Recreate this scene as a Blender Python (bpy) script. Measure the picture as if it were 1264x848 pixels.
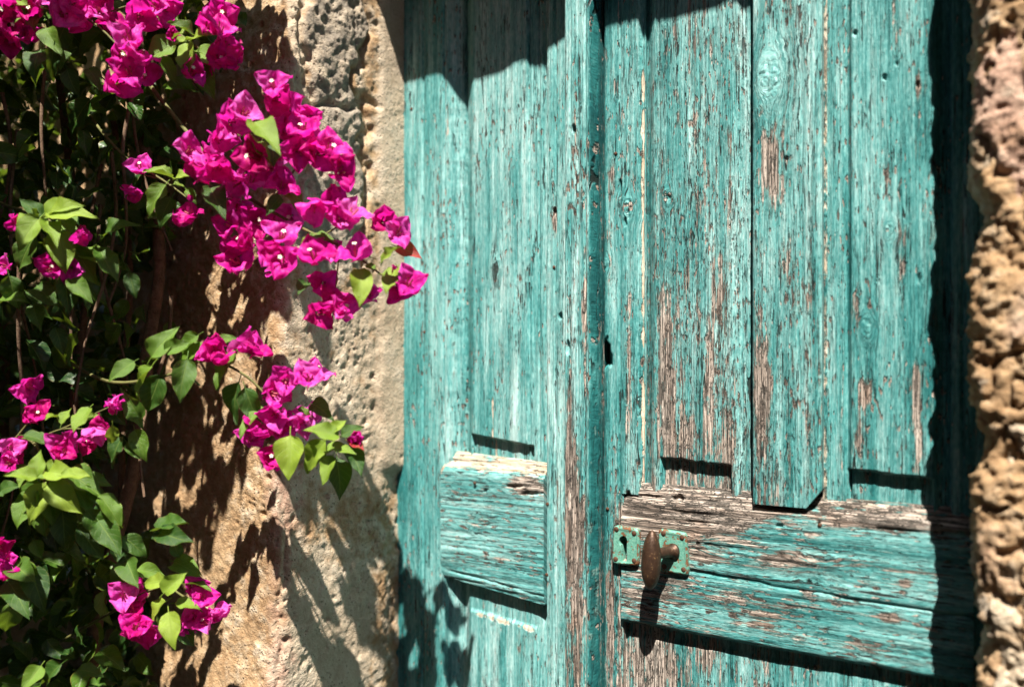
import bpy, math, random
import numpy as np
from mathutils import Vector, Matrix

for o in list(bpy.data.objects):
    bpy.data.objects.remove(o)
C = bpy.context.scene.collection
rng = np.random.default_rng(7)
random.seed(7)

# ------------------------------------------------------------------ camera, sky, sun, exposure
F, W, HOR, CX = 970.0, 1264.0, 473.0, 632.0      # focal length in photo pixels, photo width, horizon row, centre column
YAW = math.radians(33.4)
DIST, H = 1.128, 1.36                            # camera to door plane, eye height
cd = bpy.data.cameras.new('camera')
cam = bpy.data.objects.new('camera', cd); C.objects.link(cam)
cam.location = (0, -DIST, H)
cam.rotation_euler = (math.pi / 2, 0, YAW)
cd.sensor_width = 36.0
cd.lens = 36.0 * F / W
cd.shift_y = (HOR - 424.0) / W
cd.clip_start, cd.clip_end = 0.02, 2000
cd.dof.use_dof = True
cd.dof.focus_distance = 1.20
cd.dof.aperture_fstop = 1.6
bpy.context.scene.camera = cam

SUN = Vector((0.50, -1.0, 1.85)).normalized()
world = bpy.data.worlds.new('World'); bpy.context.scene.world = world
world.use_nodes = True
wn = world.node_tree
sky = wn.nodes.new('ShaderNodeTexSky'); sky.sky_type = 'NISHITA'; sky.sun_disc = False
sky.sun_elevation = math.asin(SUN.z)
sky.sun_rotation = math.atan2(SUN.x, SUN.y)
wn.links.new(sky.outputs[0], wn.nodes['Background'].inputs[0])
wn.nodes['Background'].inputs[1].default_value = 0.05
sl = bpy.data.lights.new('sun', 'SUN'); sl.energy = 5.0; sl.angle = math.radians(0.5); sl.color = (1.0, 0.94, 0.84)
so = bpy.data.objects.new('sun', sl); C.objects.link(so)
so.rotation_euler = SUN.to_track_quat('Z', 'Y').to_euler()
sc = bpy.context.scene
sc.view_settings.view_transform = 'Standard'; sc.view_settings.look = 'None'
sc.view_settings.exposure = 1.5; sc.view_settings.gamma = 1.0
sc.view_settings.use_curve_mapping = False
sc.render.engine = 'CYCLES'
sc.cycles.use_denoising = True
sc.cycles.max_bounces = 6
sc.cycles.sample_clamp_indirect = 6.0

# ------------------------------------------------------------------ pixel <-> space (e = distance in front of the door plane)
sy, cy = math.sin(YAW), math.cos(YAW)
def ray(px, py):
    u = (np.asarray(px, float) - CX) / F; v = (HOR - np.asarray(py, float)) / F
    return -sy + u * cy, cy + u * sy, v
def P(px, py, e):
    dx, dy, dz = ray(px, py); t = (DIST - e) / dy
    return np.array([t * dx, -e + 0 * t, H + t * dz])
def PZ(px, py, Z):
    dx, dy, dz = ray(px, py)
    return np.array([Z * dx, -DIST + Z * dy, H + Z * dz])
def proj(x, y, z):
    yy = y + DIST
    f = -x * sy + yy * cy; r = x * cy + yy * sy
    f = np.maximum(f, 0.02)
    return CX + F * r / f, HOR - F * (z - H) / f
def X0(px, e=0.0): return P(px, HOR, e)[0]

# ------------------------------------------------------------------ numpy noise
def h3(ix, iy, iz, s=0):
    n = (ix * 374761393 + iy * 668265263 + iz * 2147483647 + s * 974634777) & 0xFFFFFFFF
    n = ((n ^ (n >> 13)) * 1274126177) & 0xFFFFFFFF
    n = ((n ^ (n >> 16)) * 2246822519) & 0xFFFFFFFF
    return ((n ^ (n >> 15)) & 0xFFFFFF) / float(0xFFFFFF)
def vn(x, y, z=0.0, s=0):
    x, y, z = np.broadcast_arrays(np.asarray(x, float), np.asarray(y, float), np.asarray(z, float))
    ix, iy, iz = [np.floor(a).astype(np.int64) for a in (x, y, z)]
    fx, fy, fz = x - ix, y - iy, z - iz
    fx, fy, fz = [f * f * f * (f * (f * 6 - 15) + 10) for f in (fx, fy, fz)]
    r = 0
    for a in (0, 1):
        for b in (0, 1):
            for c in (0, 1):
                r = r + h3(ix + a, iy + b, iz + c, s) * (fx if a else 1 - fx) * (fy if b else 1 - fy) * (fz if c else 1 - fz)
    return r
def fbm(x, y, z=0.0, s=0, o=4, g=0.5):
    r, a, t = 0, 1.0, 0
    for k in range(o):
        r = r + a * vn(x, y, z, s + k * 17); t += a
        a *= g; x, y, z = np.asarray(x) * 2.03, np.asarray(y) * 2.03, np.asarray(z) * 2.03
    return r / t
def worley(x, y, z, s=0):
    ix, iy, iz = [np.floor(a).astype(np.int64) for a in (x, y, z)]
    f1 = np.full(x.shape, 9.0); f2 = f1.copy(); cid = np.zeros(x.shape)
    for a in (-1, 0, 1):
        for b in (-1, 0, 1):
            for c in (-1, 0, 1):
                jx, jy, jz = ix + a, iy + b, iz + c
                d = np.sqrt((jx + h3(jx, jy, jz, s) - x) ** 2 + (jy + h3(jx, jy, jz, s + 1) - y) ** 2 + (jz + h3(jx, jy, jz, s + 2) - z) ** 2)
                cl = d < f1
                f2 = np.where(cl, f1, np.minimum(f2, d)); cid = np.where(cl, h3(jx, jy, jz, s + 3), cid); f1 = np.where(cl, d, f1)
    return f1, f2, cid
def ss(a, b, x):
    t = np.clip((np.asarray(x, float) - a) / (b - a), 0, 1); return t * t * (3 - 2 * t)
def lin(a, b, x): return np.clip((np.asarray(x, float) - a) / (b - a), 0, 1)

# ------------------------------------------------------------------ node helpers
class NT:
    def __init__(s, name):
        s.m = bpy.data.materials.new(name); s.m.use_nodes = True
        s.t = s.m.node_tree; s.b = s.t.nodes['Principled BSDF']; s.out = s.t.nodes['Material Output']
    def n(s, ty, **k):
        nd = s.t.nodes.new('ShaderNode' + ty)
        for a, v in k.items(): setattr(nd, a, v)
        return nd
    def put(s, sock, v):
        if v is None: return
        if hasattr(v, 'is_output'): s.t.links.new(v, sock)
        else:
            try: sock.default_value = v
            except Exception: sock.default_value = (*v, 1.0)
    def math(s, op, a, b=None, c=None, clamp=False):
        nd = s.n('Math', operation=op, use_clamp=clamp)
        for k, v in enumerate((a, b, c)): s.put(nd.inputs[k], v)
        return nd.outputs[0]
    def add(s, *v):
        r = v[0]
        for q in v[1:]: r = s.math('ADD', r, q)
        return r
    def mul(s, a, b): return s.math('MULTIPLY', a, b)
    def attr(s, name, out='Fac'): return s.n('Attribute', attribute_name=name).outputs[out]
    def xyz(s, v):
        nd = s.n('SeparateXYZ'); s.put(nd.inputs[0], v); return nd.outputs
    def vec(s, x, y, z):
        nd = s.n('CombineXYZ')
        for k, v in enumerate((x, y, z)): s.put(nd.inputs[k], v)
        return nd.outputs[0]
    def noise(s, v, scale=1.0, detail=3.0, rough=0.5, dist=0.0):
        nd = s.n('TexNoise'); s.put(nd.inputs['Vector'], v)
        nd.inputs['Scale'].default_value = scale; nd.inputs['Detail'].default_value = detail
        nd.inputs['Roughness'].default_value = rough; nd.inputs['Distortion'].default_value = dist
        return nd.outputs['Fac']
    def voro(s, v, scale, feature='F1'):
        nd = s.n('TexVoronoi', feature=feature); s.put(nd.inputs['Vector'], v); nd.inputs['Scale'].default_value = scale
        return nd.outputs['Distance']
    def step(s, x, a, b, lo=0.0, hi=1.0):
        nd = s.n('MapRange', interpolation_type='SMOOTHSTEP')
        s.put(nd.inputs[0], x)
        for k, v in enumerate((a, b, lo, hi)): s.put(nd.inputs[k + 1], v)
        return nd.outputs[0]
    def ramp(s, x, *stops):
        nd = s.n('ValToRGB'); s.put(nd.inputs[0], x); cr = nd.color_ramp
        while len(cr.elements) < len(stops): cr.elements.new(0.5)
        for el, (p, c) in zip(cr.elements, stops): el.position = p; el.color = (*c, 1)
        return nd.outputs[0]
    def mix(s, f, a, b, blend='MIX'):
        nd = s.n('Mix', data_type='RGBA', blend_type=blend)
        s.put(nd.inputs[0], f); s.put(nd.inputs[6], a); s.put(nd.inputs[7], b)
        return nd.outputs[2]
    def bump(s, h, dist, strength=1.0, normal=None):
        nd = s.n('Bump'); s.put(nd.inputs['Height'], h); nd.inputs['Distance'].default_value = dist
        nd.inputs['Strength'].default_value = strength
        if normal is not None: s.put(nd.inputs['Normal'], normal)
        return nd.outputs[0]
    def fin(s, col, rough, normal=None, spec=None, metal=None):
        s.put(s.b.inputs['Base Color'], col); s.put(s.b.inputs['Roughness'], rough)
        if normal is not None: s.put(s.b.inputs['Normal'], normal)
        if spec is not None: s.put(s.b.inputs['Specular IOR Level'], spec)
        if metal is not None: s.put(s.b.inputs['Metallic'], metal)
        return s.m

# ------------------------------------------------------------------ materials
def paint_material():
    s = NT('weathered_teal_paint')
    ac, al, sd = s.xyz(s.attr('grain', 'Vector'))
    wear, pale, tone = s.attr('wear'), s.attr('pale'), s.attr('tone')
    def gv(a, b, o=0.0): return s.vec(s.mul(ac, a), s.mul(al, b), s.math('ADD', sd, o))
    fibre = s.noise(gv(620, 22), 1, 3, 0.6)
    streak = s.noise(gv(120, 4.0, 3.1), 1, 5, 0.6, 0.4)
    patch = s.noise(gv(70, 26, 7.7), 1, 5, 0.6, 0.6)
    big = s.noise(gv(16, 5, 1.3), 1, 3, 0.5)
    sub = lambda q, k: s.mul(s.math('SUBTRACT', q, 0.5), k)
    m = s.add(wear, sub(s.noise(gv(30, 6, 95.0), 1, 3, 0.6), 0.5), sub(streak, 1.5), sub(patch, 1.0), sub(fibre, 0.6))
    bare = s.step(m, 0.47, 0.53)
    # long splits that follow the grain, opened up where the wood is worn
    cn = s.noise(gv(105, 3.2, 11.0), 1, 3, 0.55, 0.7)
    cgate = s.step(s.add(s.noise(gv(45, 8, 5.0), 1, 2), s.mul(wear, 0.55), s.attr('crk')), 0.55, 0.68)
    cgate = s.mul(cgate, s.step(s.noise(gv(170, 42, 17.0), 1, 3, 0.6), 0.44, 0.52))
    crack = s.mul(s.step(s.math('ABSOLUTE', s.math('SUBTRACT', cn, 0.5)), 0.008, 0.017, 1.0, 0.0), cgate)
    cn2 = s.noise(gv(300, 11, 21.0), 1, 2, 0.5, 0.5)
    crack2 = s.mul(s.step(s.math('ABSOLUTE', s.math('SUBTRACT', cn2, 0.5)), 0.010, 0.026, 1.0, 0.0), s.mul(s.step(s.add(wear, sub(patch, 1.1)), 0.18, 0.40), s.step(s.noise(gv(260, 75, 27.0), 1, 2), 0.46, 0.54)))
    bigp = sub(s.noise(gv(26, 7, 91.0), 1, 3, 0.6), 0.42)
    ch = s.add(bigp, s.noise(gv(250, 62, 31.0), 1, 3, 0.55), s.mul(wear, 0.12), s.mul(s.attr('crk'), 0.12))
    chd = s.add(bigp, s.noise(s.vec(s.mul(ac, 250), s.math('ADD', s.mul(al, 62), -0.16), s.math('ADD', sd, 31.0)), 1, 3, 0.55), s.mul(wear, 0.12), s.mul(s.attr('crk'), 0.12))
    hole = s.step(ch, 0.672, 0.690)
    chip_shade = s.math('MAXIMUM', s.mul(s.step(chd, 0.668, 0.686), s.math('SUBTRACT', 1.0, hole)), s.step(ch, 0.735, 0.75))  # shade painted along one edge of each hole, plus the dark deepest chips
    m = s.math('MAXIMUM', m, s.mul(hole, 0.56))
    bare = s.step(m, 0.47, 0.53)
    rim_shade = s.mul(s.mul(s.step(m, 0.435, 0.465), s.step(m, 0.475, 0.50, 1.0, 0.0)), s.step(s.noise(gv(210, 45, 61.0), 1, 2), 0.48, 0.60))  # thin dark band painting the shade under lifted flake edges
    dark = s.math('MAXIMUM', s.math('MAXIMUM', crack, s.mul(crack2, 0.85)), s.math('MAXIMUM', s.mul(chip_shade, 0.92), s.mul(rim_shade, 0.9)))
    vn1 = s.noise(gv(300, 6.5, 71.0), 1, 3, 0.55, 0.5)
    valley = s.step(s.math('ABSOLUTE', s.math('SUBTRACT', vn1, 0.5)), 0.0, 0.055, 1.0, 0.0)
    mot = s.noise(gv(480, 65, 81.0), 1, 4, 0.62)
    fleck = s.mul(s.step(mot, 0.60, 0.66), s.step(s.add(wear, sub(streak, 1.2), sub(patch, 0.8)), 0.12, 0.36))
    dark = s.math('MAXIMUM', dark, s.mul(fleck, 0.75))
    dark = s.math('MAXIMUM', dark, s.mul(s.mul(valley, bare), s.add(0.52, s.mul(s.attr('crk'), 1.6))))
    # paint: chalked light streaks over deep teal
    t = s.add(0.545, tone, sub(s.noise(gv(60, 3.0, 41.0), 1, 8, 0.68), 1.7), sub(big, 0.8), sub(s.noise(gv(420, 90, 2.0), 1, 5, 0.7), 1.0))
    paint = s.ramp(t, (0.0, (0.008, 0.080, 0.084)), (0.28, (0.024, 0.168, 0.168)), (0.5, (0.080, 0.292, 0.288)), (0.74, (0.205, 0.438, 0.430)), (1.0, (0.41, 0.60, 0.59)))
    paint0 = 1
    halo = s.mul(s.step(m, 0.33, 0.47), s.noise(gv(150, 30, 8.0), 1, 3))
    paint = s.mix(s.mul(halo, 0.8), paint, (0.36, 0.52, 0.46))
    paint = s.mix(s.mul(valley, 0.30), paint, (0.02, 0.085, 0.078))
    wt = s.add(sub(fibre, 1.3), sub(streak, 1.2), sub(s.noise(gv(25, 4, 15.0), 1, 3), 1.4), 0.5)
    wood = s.ramp(wt, (0.0, (0.07, 0.048, 0.036)), (0.22, (0.20, 0.152, 0.122)), (0.45, (0.385, 0.310, 0.260)), (0.75, (0.52, 0.445, 0.385)), (1.0, (0.64, 0.57, 0.50)))
    rust = s.step(s.noise(gv(12, 7, 55.0), 1, 3), 0.55, 0.72)
    wood = s.mix(s.mul(rust, 0.35), wood, (0.34, 0.185, 0.11))
    palec = s.ramp(s.add(sub(fibre, 1.2), sub(patch, 1.2), 0.5), (0.0, (0.20, 0.13, 0.08)), (0.35, (0.46, 0.36, 0.25)), (0.7, (0.66, 0.59, 0.48)), (1.0, (0.74, 0.70, 0.61)))
    pm = s.step(s.add(pale, sub(patch, 0.9), sub(streak, 0.5)), 0.42, 0.56)
    col = s.mix(bare, paint, wood)
    col = s.mix(pm, col, palec)
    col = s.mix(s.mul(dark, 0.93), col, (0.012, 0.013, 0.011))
    film = s.math('SUBTRACT', 1.0, s.math('MAXIMUM', bare, pm))
    hgt = s.add(s.mul(film, 0.85), s.mul(fibre, s.add(0.25, s.mul(bare, 0.7))), s.mul(streak, 0.5), s.mul(halo, 0.35), s.mul(dark, -1.5), s.mul(valley, s.add(-0.25, s.mul(bare, -0.9))), s.mul(mot, 0.5), s.mul(s.noise(gv(900, 320, 4.0), 1, 3), 0.35))
    nrm = s.bump(hgt, 0.0019, 1.0)
    return s.fin(col, s.step(film, 0, 1, 0.85, 0.46), nrm, 0.35)

def metal_material(name, painted):
    s = NT(name)
    co = s.n('TexCoord').outputs['Object']
    n1 = s.noise(co, 90, 5, 0.6); n2 = s.noise(co, 380, 4, 0.6)
    rust = s.ramp(s.add(s.mul(n1, 0.6), s.mul(n2, 0.5)), (0.3, (0.035, 0.016, 0.009)), (0.55, (0.13, 0.052, 0.022)), (0.75, (0.26, 0.125, 0.06)))
    if painted:
        p = s.ramp(n2, (0.3, (0.06, 0.22, 0.17)), (0.6, (0.14, 0.33, 0.26)), (0.8, (0.28, 0.40, 0.30)))
        w = s.step(s.add(s.attr('wear'), s.mul(s.math('SUBTRACT', n1, 0.5), 1.6), s.mul(s.math('SUBTRACT', n2, 0.5), 0.8)), 0.46, 0.56)
        col = s.mix(w, p, rust); metal = s.mul(w, 0.3)
        h = s.add(s.mul(w, -0.6), n2)
        return s.fin(col, s.step(w, 0, 1, 0.42, 0.7), s.bump(h, 0.0007, 0.8), 0.4, metal)
    br = s.step(s.add(n2, s.mul(n1, 0.5)), 0.86, 0.96)
    col = s.mix(s.mul(br, 0.4), s.ramp(n1, (0.3, (0.040, 0.022, 0.014)), (0.7, (0.085, 0.046, 0.028))), (0.45, 0.27, 0.10))
    return s.fin(col, s.step(n2, 0.3, 0.7, 0.33, 0.55), s.bump(s.add(n2, n1), 0.0005, 0.6), 0.5, 0.55)

def stone_material():
    s = NT('weathered_limestone')
    co = s.n('TexCoord').outputs['Object']
    grey, pink, light = s.attr('grey'), s.attr('pink'), s.attr('light')
    n1 = s.noise(co, 9, 5, 0.6, 0.5); n2 = s.noise(co, 42, 5, 0.62); n3 = s.noise(co, 230, 4, 0.65); n4 = s.noise(co, 620, 2, 0.6)
    t = s.add(s.mul(n1, 0.45), s.mul(n2, 0.40), s.mul(n3, 0.35), -0.1)
    warm = s.ramp(t, (0.25, (0.19, 0.105, 0.05)), (0.45, (0.34, 0.215, 0.115)), (0.6, (0.43, 0.30, 0.175)), (0.8, (0.54, 0.42, 0.28)))
    gcol = s.ramp(t, (0.25, (0.13, 0.105, 0.08)), (0.5, (0.27, 0.23, 0.185)), (0.75, (0.42, 0.37, 0.31)))
    pcol = s.ramp(t, (0.25, (0.22, 0.12, 0.08)), (0.5, (0.42, 0.27, 0.20)), (0.75, (0.52, 0.39, 0.31)))
    lcol = s.ramp(t, (0.25, (0.32, 0.23, 0.15)), (0.5, (0.50, 0.40, 0.29)), (0.75, (0.62, 0.54, 0.43)))
    sub = lambda q, k: s.mul(s.math('SUBTRACT', q, 0.5), k)
    col = s.mix(s.step(s.add(pink, sub(n1, 1.2)), 0.3, 0.7), warm, pcol)
    col = s.mix(s.step(s.add(grey, sub(n2, 0.9)), 0.35, 0.65), col, gcol)
    col = s.mix(s.step(s.add(light, sub(n2, 1.0)), 0.35, 0.7), col, lcol)
    v = s.voro(co, 150)
    pit = s.mul(s.step(v, 0.12, 0.30, 1.0, 0.0), s.step(n2, 0.46, 0.60))
    col = s.mix(s.mul(pit, 0.55), col, (0.07, 0.045, 0.028))
    h = s.add(s.mul(n3, 0.9), s.mul(n4, 0.35), s.mul(n2, 1.0), s.mul(pit, -1.1))
    return s.fin(col, 0.92, s.bump(h, 0.0042, 0.9), 0.2)

def leaf_material():
    s = NT('bougainvillea_leaf')
    u, v, tint = s.xyz(s.attr('luv', 'Vector'))
    au = s.math('ABSOLUTE', u)
    oi = s.n('ObjectInfo').outputs['Random']
    co = s.n('TexCoord').outputs['Object']
    mid = s.step(au, 0.015, 0.06, 1.0, 0.0)
    sv = s.math('ABSOLUTE', s.math('SUBTRACT', s.math('FRACT', s.math('SUBTRACT', s.mul(v, 6.5), s.mul(au, 2.0))), 0.5))
    vein = s.mul(s.step(sv, 0.0, 0.10, 1.0, 0.0), 0.5)
    vn_ = s.math('MAXIMUM', mid, vein)
    mott = s.noise(co, 160, 3)
    tt = s.add(tint, s.mul(s.math('SUBTRACT', oi, 0.5), 0.16), s.mul(s.math('SUBTRACT', mott, 0.5), 0.25))
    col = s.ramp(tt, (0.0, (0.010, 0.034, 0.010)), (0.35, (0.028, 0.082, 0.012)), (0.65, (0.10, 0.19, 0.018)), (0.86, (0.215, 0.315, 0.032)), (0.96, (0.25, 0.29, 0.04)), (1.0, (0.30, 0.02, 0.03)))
    col = s.mix(s.mul(vn_, 0.42), col, (0.24, 0.32, 0.07))
    spot = s.mul(s.step(s.noise(co, 95, 4, 0.65), 0.64, 0.70), s.step(s.noise(co, 17, 2), 0.5, 0.6))
    col = s.mix(s.mul(spot, 0.7), col, (0.10, 0.055, 0.02))
    edge = s.mul(s.step(au, 0.86, 1.0), s.step(s.noise(co, 30, 3), 0.5, 0.62))
    col = s.mix(s.mul(edge, 0.6), col, (0.20, 0.13, 0.03))
    nrm = s.bump(s.add(s.mul(vn_, -0.8), s.mul(mott, 0.8)), 0.0009, 0.7)
    s.fin(col, s.step(mott, 0.3, 0.7, 0.30, 0.5), nrm, 0.42)
    tr = s.n('BsdfTranslucent'); s.put(tr.inputs[0], s.mix(0.5, col, (0.30, 0.42, 0.02), 'MIX'))
    mx = s.n('MixShader'); mx.inputs[0].default_value = 0.25
    s.t.links.new(s.b.outputs[0], mx.inputs[1]); s.t.links.new(tr.outputs[0], mx.inputs[2]); s.t.links.new(mx.outputs[0], s.out.inputs[0])
    return s.m

def bract_material():
    s = NT('magenta_bract')
    u, v, tint = s.xyz(s.attr('luv', 'Vector'))
    au = s.math('ABSOLUTE', u)
    oi = s.n('ObjectInfo').outputs['Random']
    co = s.n('TexCoord').outputs['Object']
    n = s.noise(co, 130, 3)
    mid = s.step(au, 0.01, 0.06, 1.0, 0.0)
    sv = s.math('ABSOLUTE', s.math('SUBTRACT', s.math('FRACT', s.math('SUBTRACT', s.mul(v, 5.0), s.mul(au, 2.2))), 0.5))
    vein = s.math('MAXIMUM', mid, s.mul(s.step(sv, 0.0, 0.09, 1.0, 0.0), 0.6))
    t = s.add(tint, s.mul(s.math('SUBTRACT', oi, 0.5), 0.75), s.mul(s.math('SUBTRACT', n, 0.5), 0.8))
    col = s.ramp(t, (0.0, (0.45, 0.004, 0.13)), (0.30, (0.60, 0.009, 0.28)), (0.6, (0.68, 0.035, 0.42)), (1.0, (0.76, 0.16, 0.58)))
    col = s.mix(s.mul(vein, 0.42), col, (0.33, 0.003, 0.13))
    nrm = s.bump(s.add(s.mul(vein, -0.6), n), 0.001, 0.7)
    s.fin(col, 0.55, nrm, 0.25)
    tr = s.n('BsdfTranslucent'); s.put(tr.inputs[0], s.mix(0.6, col, (0.92, 0.015, 0.42), 'MIX'))
    mx = s.n('MixShader'); mx.inputs[0].default_value = 0.48
    s.t.links.new(s.b.outputs[0], mx.inputs[1]); s.t.links.new(tr.outputs[0], mx.inputs[2]); s.t.links.new(mx.outputs[0], s.out.inputs[0])
    return s.m

def simple(name, c0, c1, scale, rough=0.8, bump=0.001, stretch=None):
    s = NT(name)
    co = s.n('TexCoord').outputs['Object']
    n = s.noise(co, scale, 5, 0.6); n2 = s.noise(co, scale * 5, 3, 0.6)
    f = s.add(s.mul(n, 0.7), s.mul(n2, 0.5), -0.1)
    return s.fin(s.ramp(f, (0.3, c0), (0.75, c1)), rough, s.bump(f, bump, 0.8), 0.3)

M_paint = paint_material()
M_plate = metal_material('painted_rusty_iron', True)
M_bronze = metal_material('worn_brown_bronze', False)
M_stone = stone_material()
M_leaf, M_bract = leaf_material(), bract_material()
M_star = simple('cream_flower_star', (0.72, 0.66, 0.48), (0.86, 0.82, 0.70), 300, 0.6)
M_tube = simple('pink_flower_tube', (0.35, 0.03, 0.10), (0.55, 0.22, 0.18), 300, 0.6)
M_twig = simple('green_twig', (0.07, 0.075, 0.02), (0.16, 0.15, 0.05), 90, 0.7)
M_bark = simple('brown_bark', (0.06, 0.035, 0.02), (0.22, 0.14, 0.09), 60, 0.9, 0.003)
M_dark = simple('dark_backing_wood', (0.015, 0.02, 0.018), (0.04, 0.05, 0.045), 40)
M_nail = simple('rusty_nail_iron', (0.03, 0.015, 0.01), (0.14, 0.06, 0.03), 500, 0.7)
M_street = simple('worn_street_stone', (0.045, 0.042, 0.038), (0.10, 0.09, 0.08), 3, 0.9, 0.006)

# ------------------------------------------------------------------ object helpers
def empty(name, loc, label, cat, group=None, kind=None):
    o = bpy.data.objects.new(name, None); C.objects.link(o); o.location = loc
    o.empty_display_size = 0.1
    o['label'] = label; o['category'] = cat
    if group: o['group'] = group
    if kind: o['kind'] = kind
    return o
def attach(o, par):
    o.parent = par
    w = Matrix.Identity(4); q = par
    w = Matrix.Translation(par.location) if par.type == 'EMPTY' else Matrix.Identity(4)
    o.matrix_parent_inverse = w.inverted()
def mesh_np(name, V, Q, mats, attrs=None, smooth=True, midx=None):
    me = bpy.data.meshes.new(name)
    V = np.asarray(V, np.float32); Q = np.asarray(Q, np.int32)
    me.vertices.add(len(V)); me.vertices.foreach_set('co', V.ravel())
    k = Q.shape[1]
    me.loops.add(Q.size); me.loops.foreach_set('vertex_index', Q.ravel())
    me.polygons.add(len(Q))
    me.polygons.foreach_set('loop_start', np.arange(0, Q.size, k, dtype=np.int32))
    if midx is not None: me.polygons.foreach_set('material_index', np.asarray(midx, np.int32))
    me.polygons.foreach_set('use_smooth', np.full(len(Q), smooth))
    me.update(calc_edges=True); me.validate()
    for m in (mats if isinstance(mats, (list, tuple)) else [mats]): me.materials.append(m)
    for a, v in (attrs or {}).items():
        v = np.asarray(v, np.float32)
        if v.ndim == 2:
            at = me.attributes.new(a, 'FLOAT_VECTOR', 'POINT'); at.data.foreach_set('vector', v.ravel())
        else:
            at = me.attributes.new(a, 'FLOAT', 'POINT'); at.data.foreach_set('value', v)
    return me
def link(name, me, par=None):
    o = bpy.data.objects.new(name, me); C.objects.link(o)
    if par is not None: attach(o, par)
    return o
def gridfaces(nr, nc, base=0, flip=False):
    i = np.arange(nr - 1)[:, None] * nc + np.arange(nc - 1)[None, :] + base
    q = np.stack([i, i + 1, i + nc + 1, i + nc], -1).reshape(-1, 4)
    return q[:, ::-1] if flip else q

# ------------------------------------------------------------------ door boards: dense sheets with a carved profile and real edges
WEAR, HOLES = [], []
KNOTS = [(953, 98, 24), (823, 243, 11), (776, 255, 13), (1069, 405, 13), (748, 325, 9), (1098, 285, 10), (610, 330, 10), (1010, 700, 16), (590, 655, 10), (860, 668, 12)]
def wear_at(px, py):
    w = np.zeros_like(px)
    for (cx, cy_, rx, ry, k) in WEAR:
        d = ((px - cx) / rx) ** 2 + ((py - cy_) / ry) ** 2
        w += k * np.exp(-d * 0.9)
    return w
def board(name, par, XX, ZZ, efun, horizontal=False, wear=0.12, wearf=None, palef=None, tonef=None, crk=0.0, back=-0.032, seed=None, mat=None, warp=1.0, holes=True):
    """XX, ZZ: rows go up, columns go right. efun(px, py) gives the height of the surface in front of the door plane."""
    seed = rng.uniform(0, 50) if seed is None else seed
    px, py = proj(XX, 0 * XX, ZZ)
    wx = px + warp * (fbm(ZZ * 60, XX * 8, seed, 1, 3) - 0.5) * 1.3
    wy = py + warp * (fbm(XX * 60, ZZ * 8, seed, 2, 3) - 0.5) * 1.8
    e = efun(wx, wy)
    if not isinstance(e, np.ndarray) or e.shape != XX.shape: e = np.zeros_like(XX) + e
    w = np.zeros_like(XX) + wear + (wear_at(px, py) if mat is None else 0)
    if wearf is not None: w = w + wearf(px, py)
    if warp:
        a, b = (ZZ, XX) if horizontal else (XX, ZZ)
        gr = fbm(a * 260, b * 7, seed, 3, 3) - 0.5
        e = e + gr * ((0.0016 if horizontal else 0.0008) + (0.0075 if horizontal else 0.0026) * np.clip(w, 0, 0.8)) + (fbm(a * 25, b * 6, seed, 4, 2) - 0.5) * 0.0016
    if holes:
        for (cx, cy_, rx, ry, dep) in HOLES:
            d = np.sqrt(((px - cx) / rx) ** 2 + ((py - cy_) / ry) ** 2) + (vn(px / 5, py / 9, seed) - 0.5) * 0.5
            e = e - dep * ss(1.0, 0.7, d)
    along, across = (XX, ZZ) if horizontal else (ZZ, XX)
    across, along = across.copy(), along.copy()
    for (kx, ky, kr) in KNOTS:
        if not (px.min() < kx < px.max() and py.min() < ky < py.max()) or not warp: continue
        dx, dy = (px - kx), (py - ky) * .62
        if horizontal: dx, dy = (px - kx) * .55, (py - ky)
        rr_ = np.hypot(dx, dy) + (fbm(px / 7, py / 7, seed, 6, 2) - .5) * kr * .35
        wk = np.exp(-(rr_ / kr) ** 2)
        side = np.tanh(((py - ky) if horizontal else (px - kx)) / (kr * .5))
        across += side * wk * (-kr / 900.0) * .9
        core = ss(kr * .75, kr * .35, rr_)
        wv = (fbm(px / 6, py / 6, seed, 8, 3) - .5)
        e = e + core * .0010 * np.sin(rr_ / kr * 13 + wv * 9) + .0012 * wk
        w = w + .08 * core * (wv > .1)
    pale = np.zeros_like(XX) + (palef(px, py) if palef is not None else 0)
    tone = np.zeros_like(XX) + (tonef(px, py) if tonef is not None else 0)
    nr, nc = XX.shape
    V = np.stack([XX, -e, ZZ], -1).reshape(-1, 3)
    Q = gridfaces(nr, nc)
    ring = np.concatenate([np.arange(nc), np.arange(1, nr) * nc + nc - 1, (nr - 1) * nc + np.arange(nc - 2, -1, -1), np.arange(nr - 2, 0, -1) * nc])
    S0 = V[ring].copy(); S1 = V[ring].copy(); S1[:, 1] = -back
    b = len(V); k = len(ring)
    V2 = np.concatenate([V, S0, S1])
    i = np.arange(k); j = (i + 1) % k
    Q2 = np.concatenate([Q, np.stack([b + i, b + k + i, b + k + j, b + j], -1)])
    G = np.stack([across, along, np.full_like(XX, seed)], -1).reshape(-1, 3)
    def ext(a):
        a = a.reshape(nr * nc, -1); r = np.concatenate([a, a[ring], a[ring]]); return r if r.shape[1] > 1 else r[:, 0]
    G = ext(G); G[b + k:, 0 if True else 1] += 0.03
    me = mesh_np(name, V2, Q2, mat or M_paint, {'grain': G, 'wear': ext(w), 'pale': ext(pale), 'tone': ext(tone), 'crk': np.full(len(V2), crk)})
    o = link(name, me, par)
    return o
ZT, ZB = H + 1.04, 0.02            # top and bottom of the leaves
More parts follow.
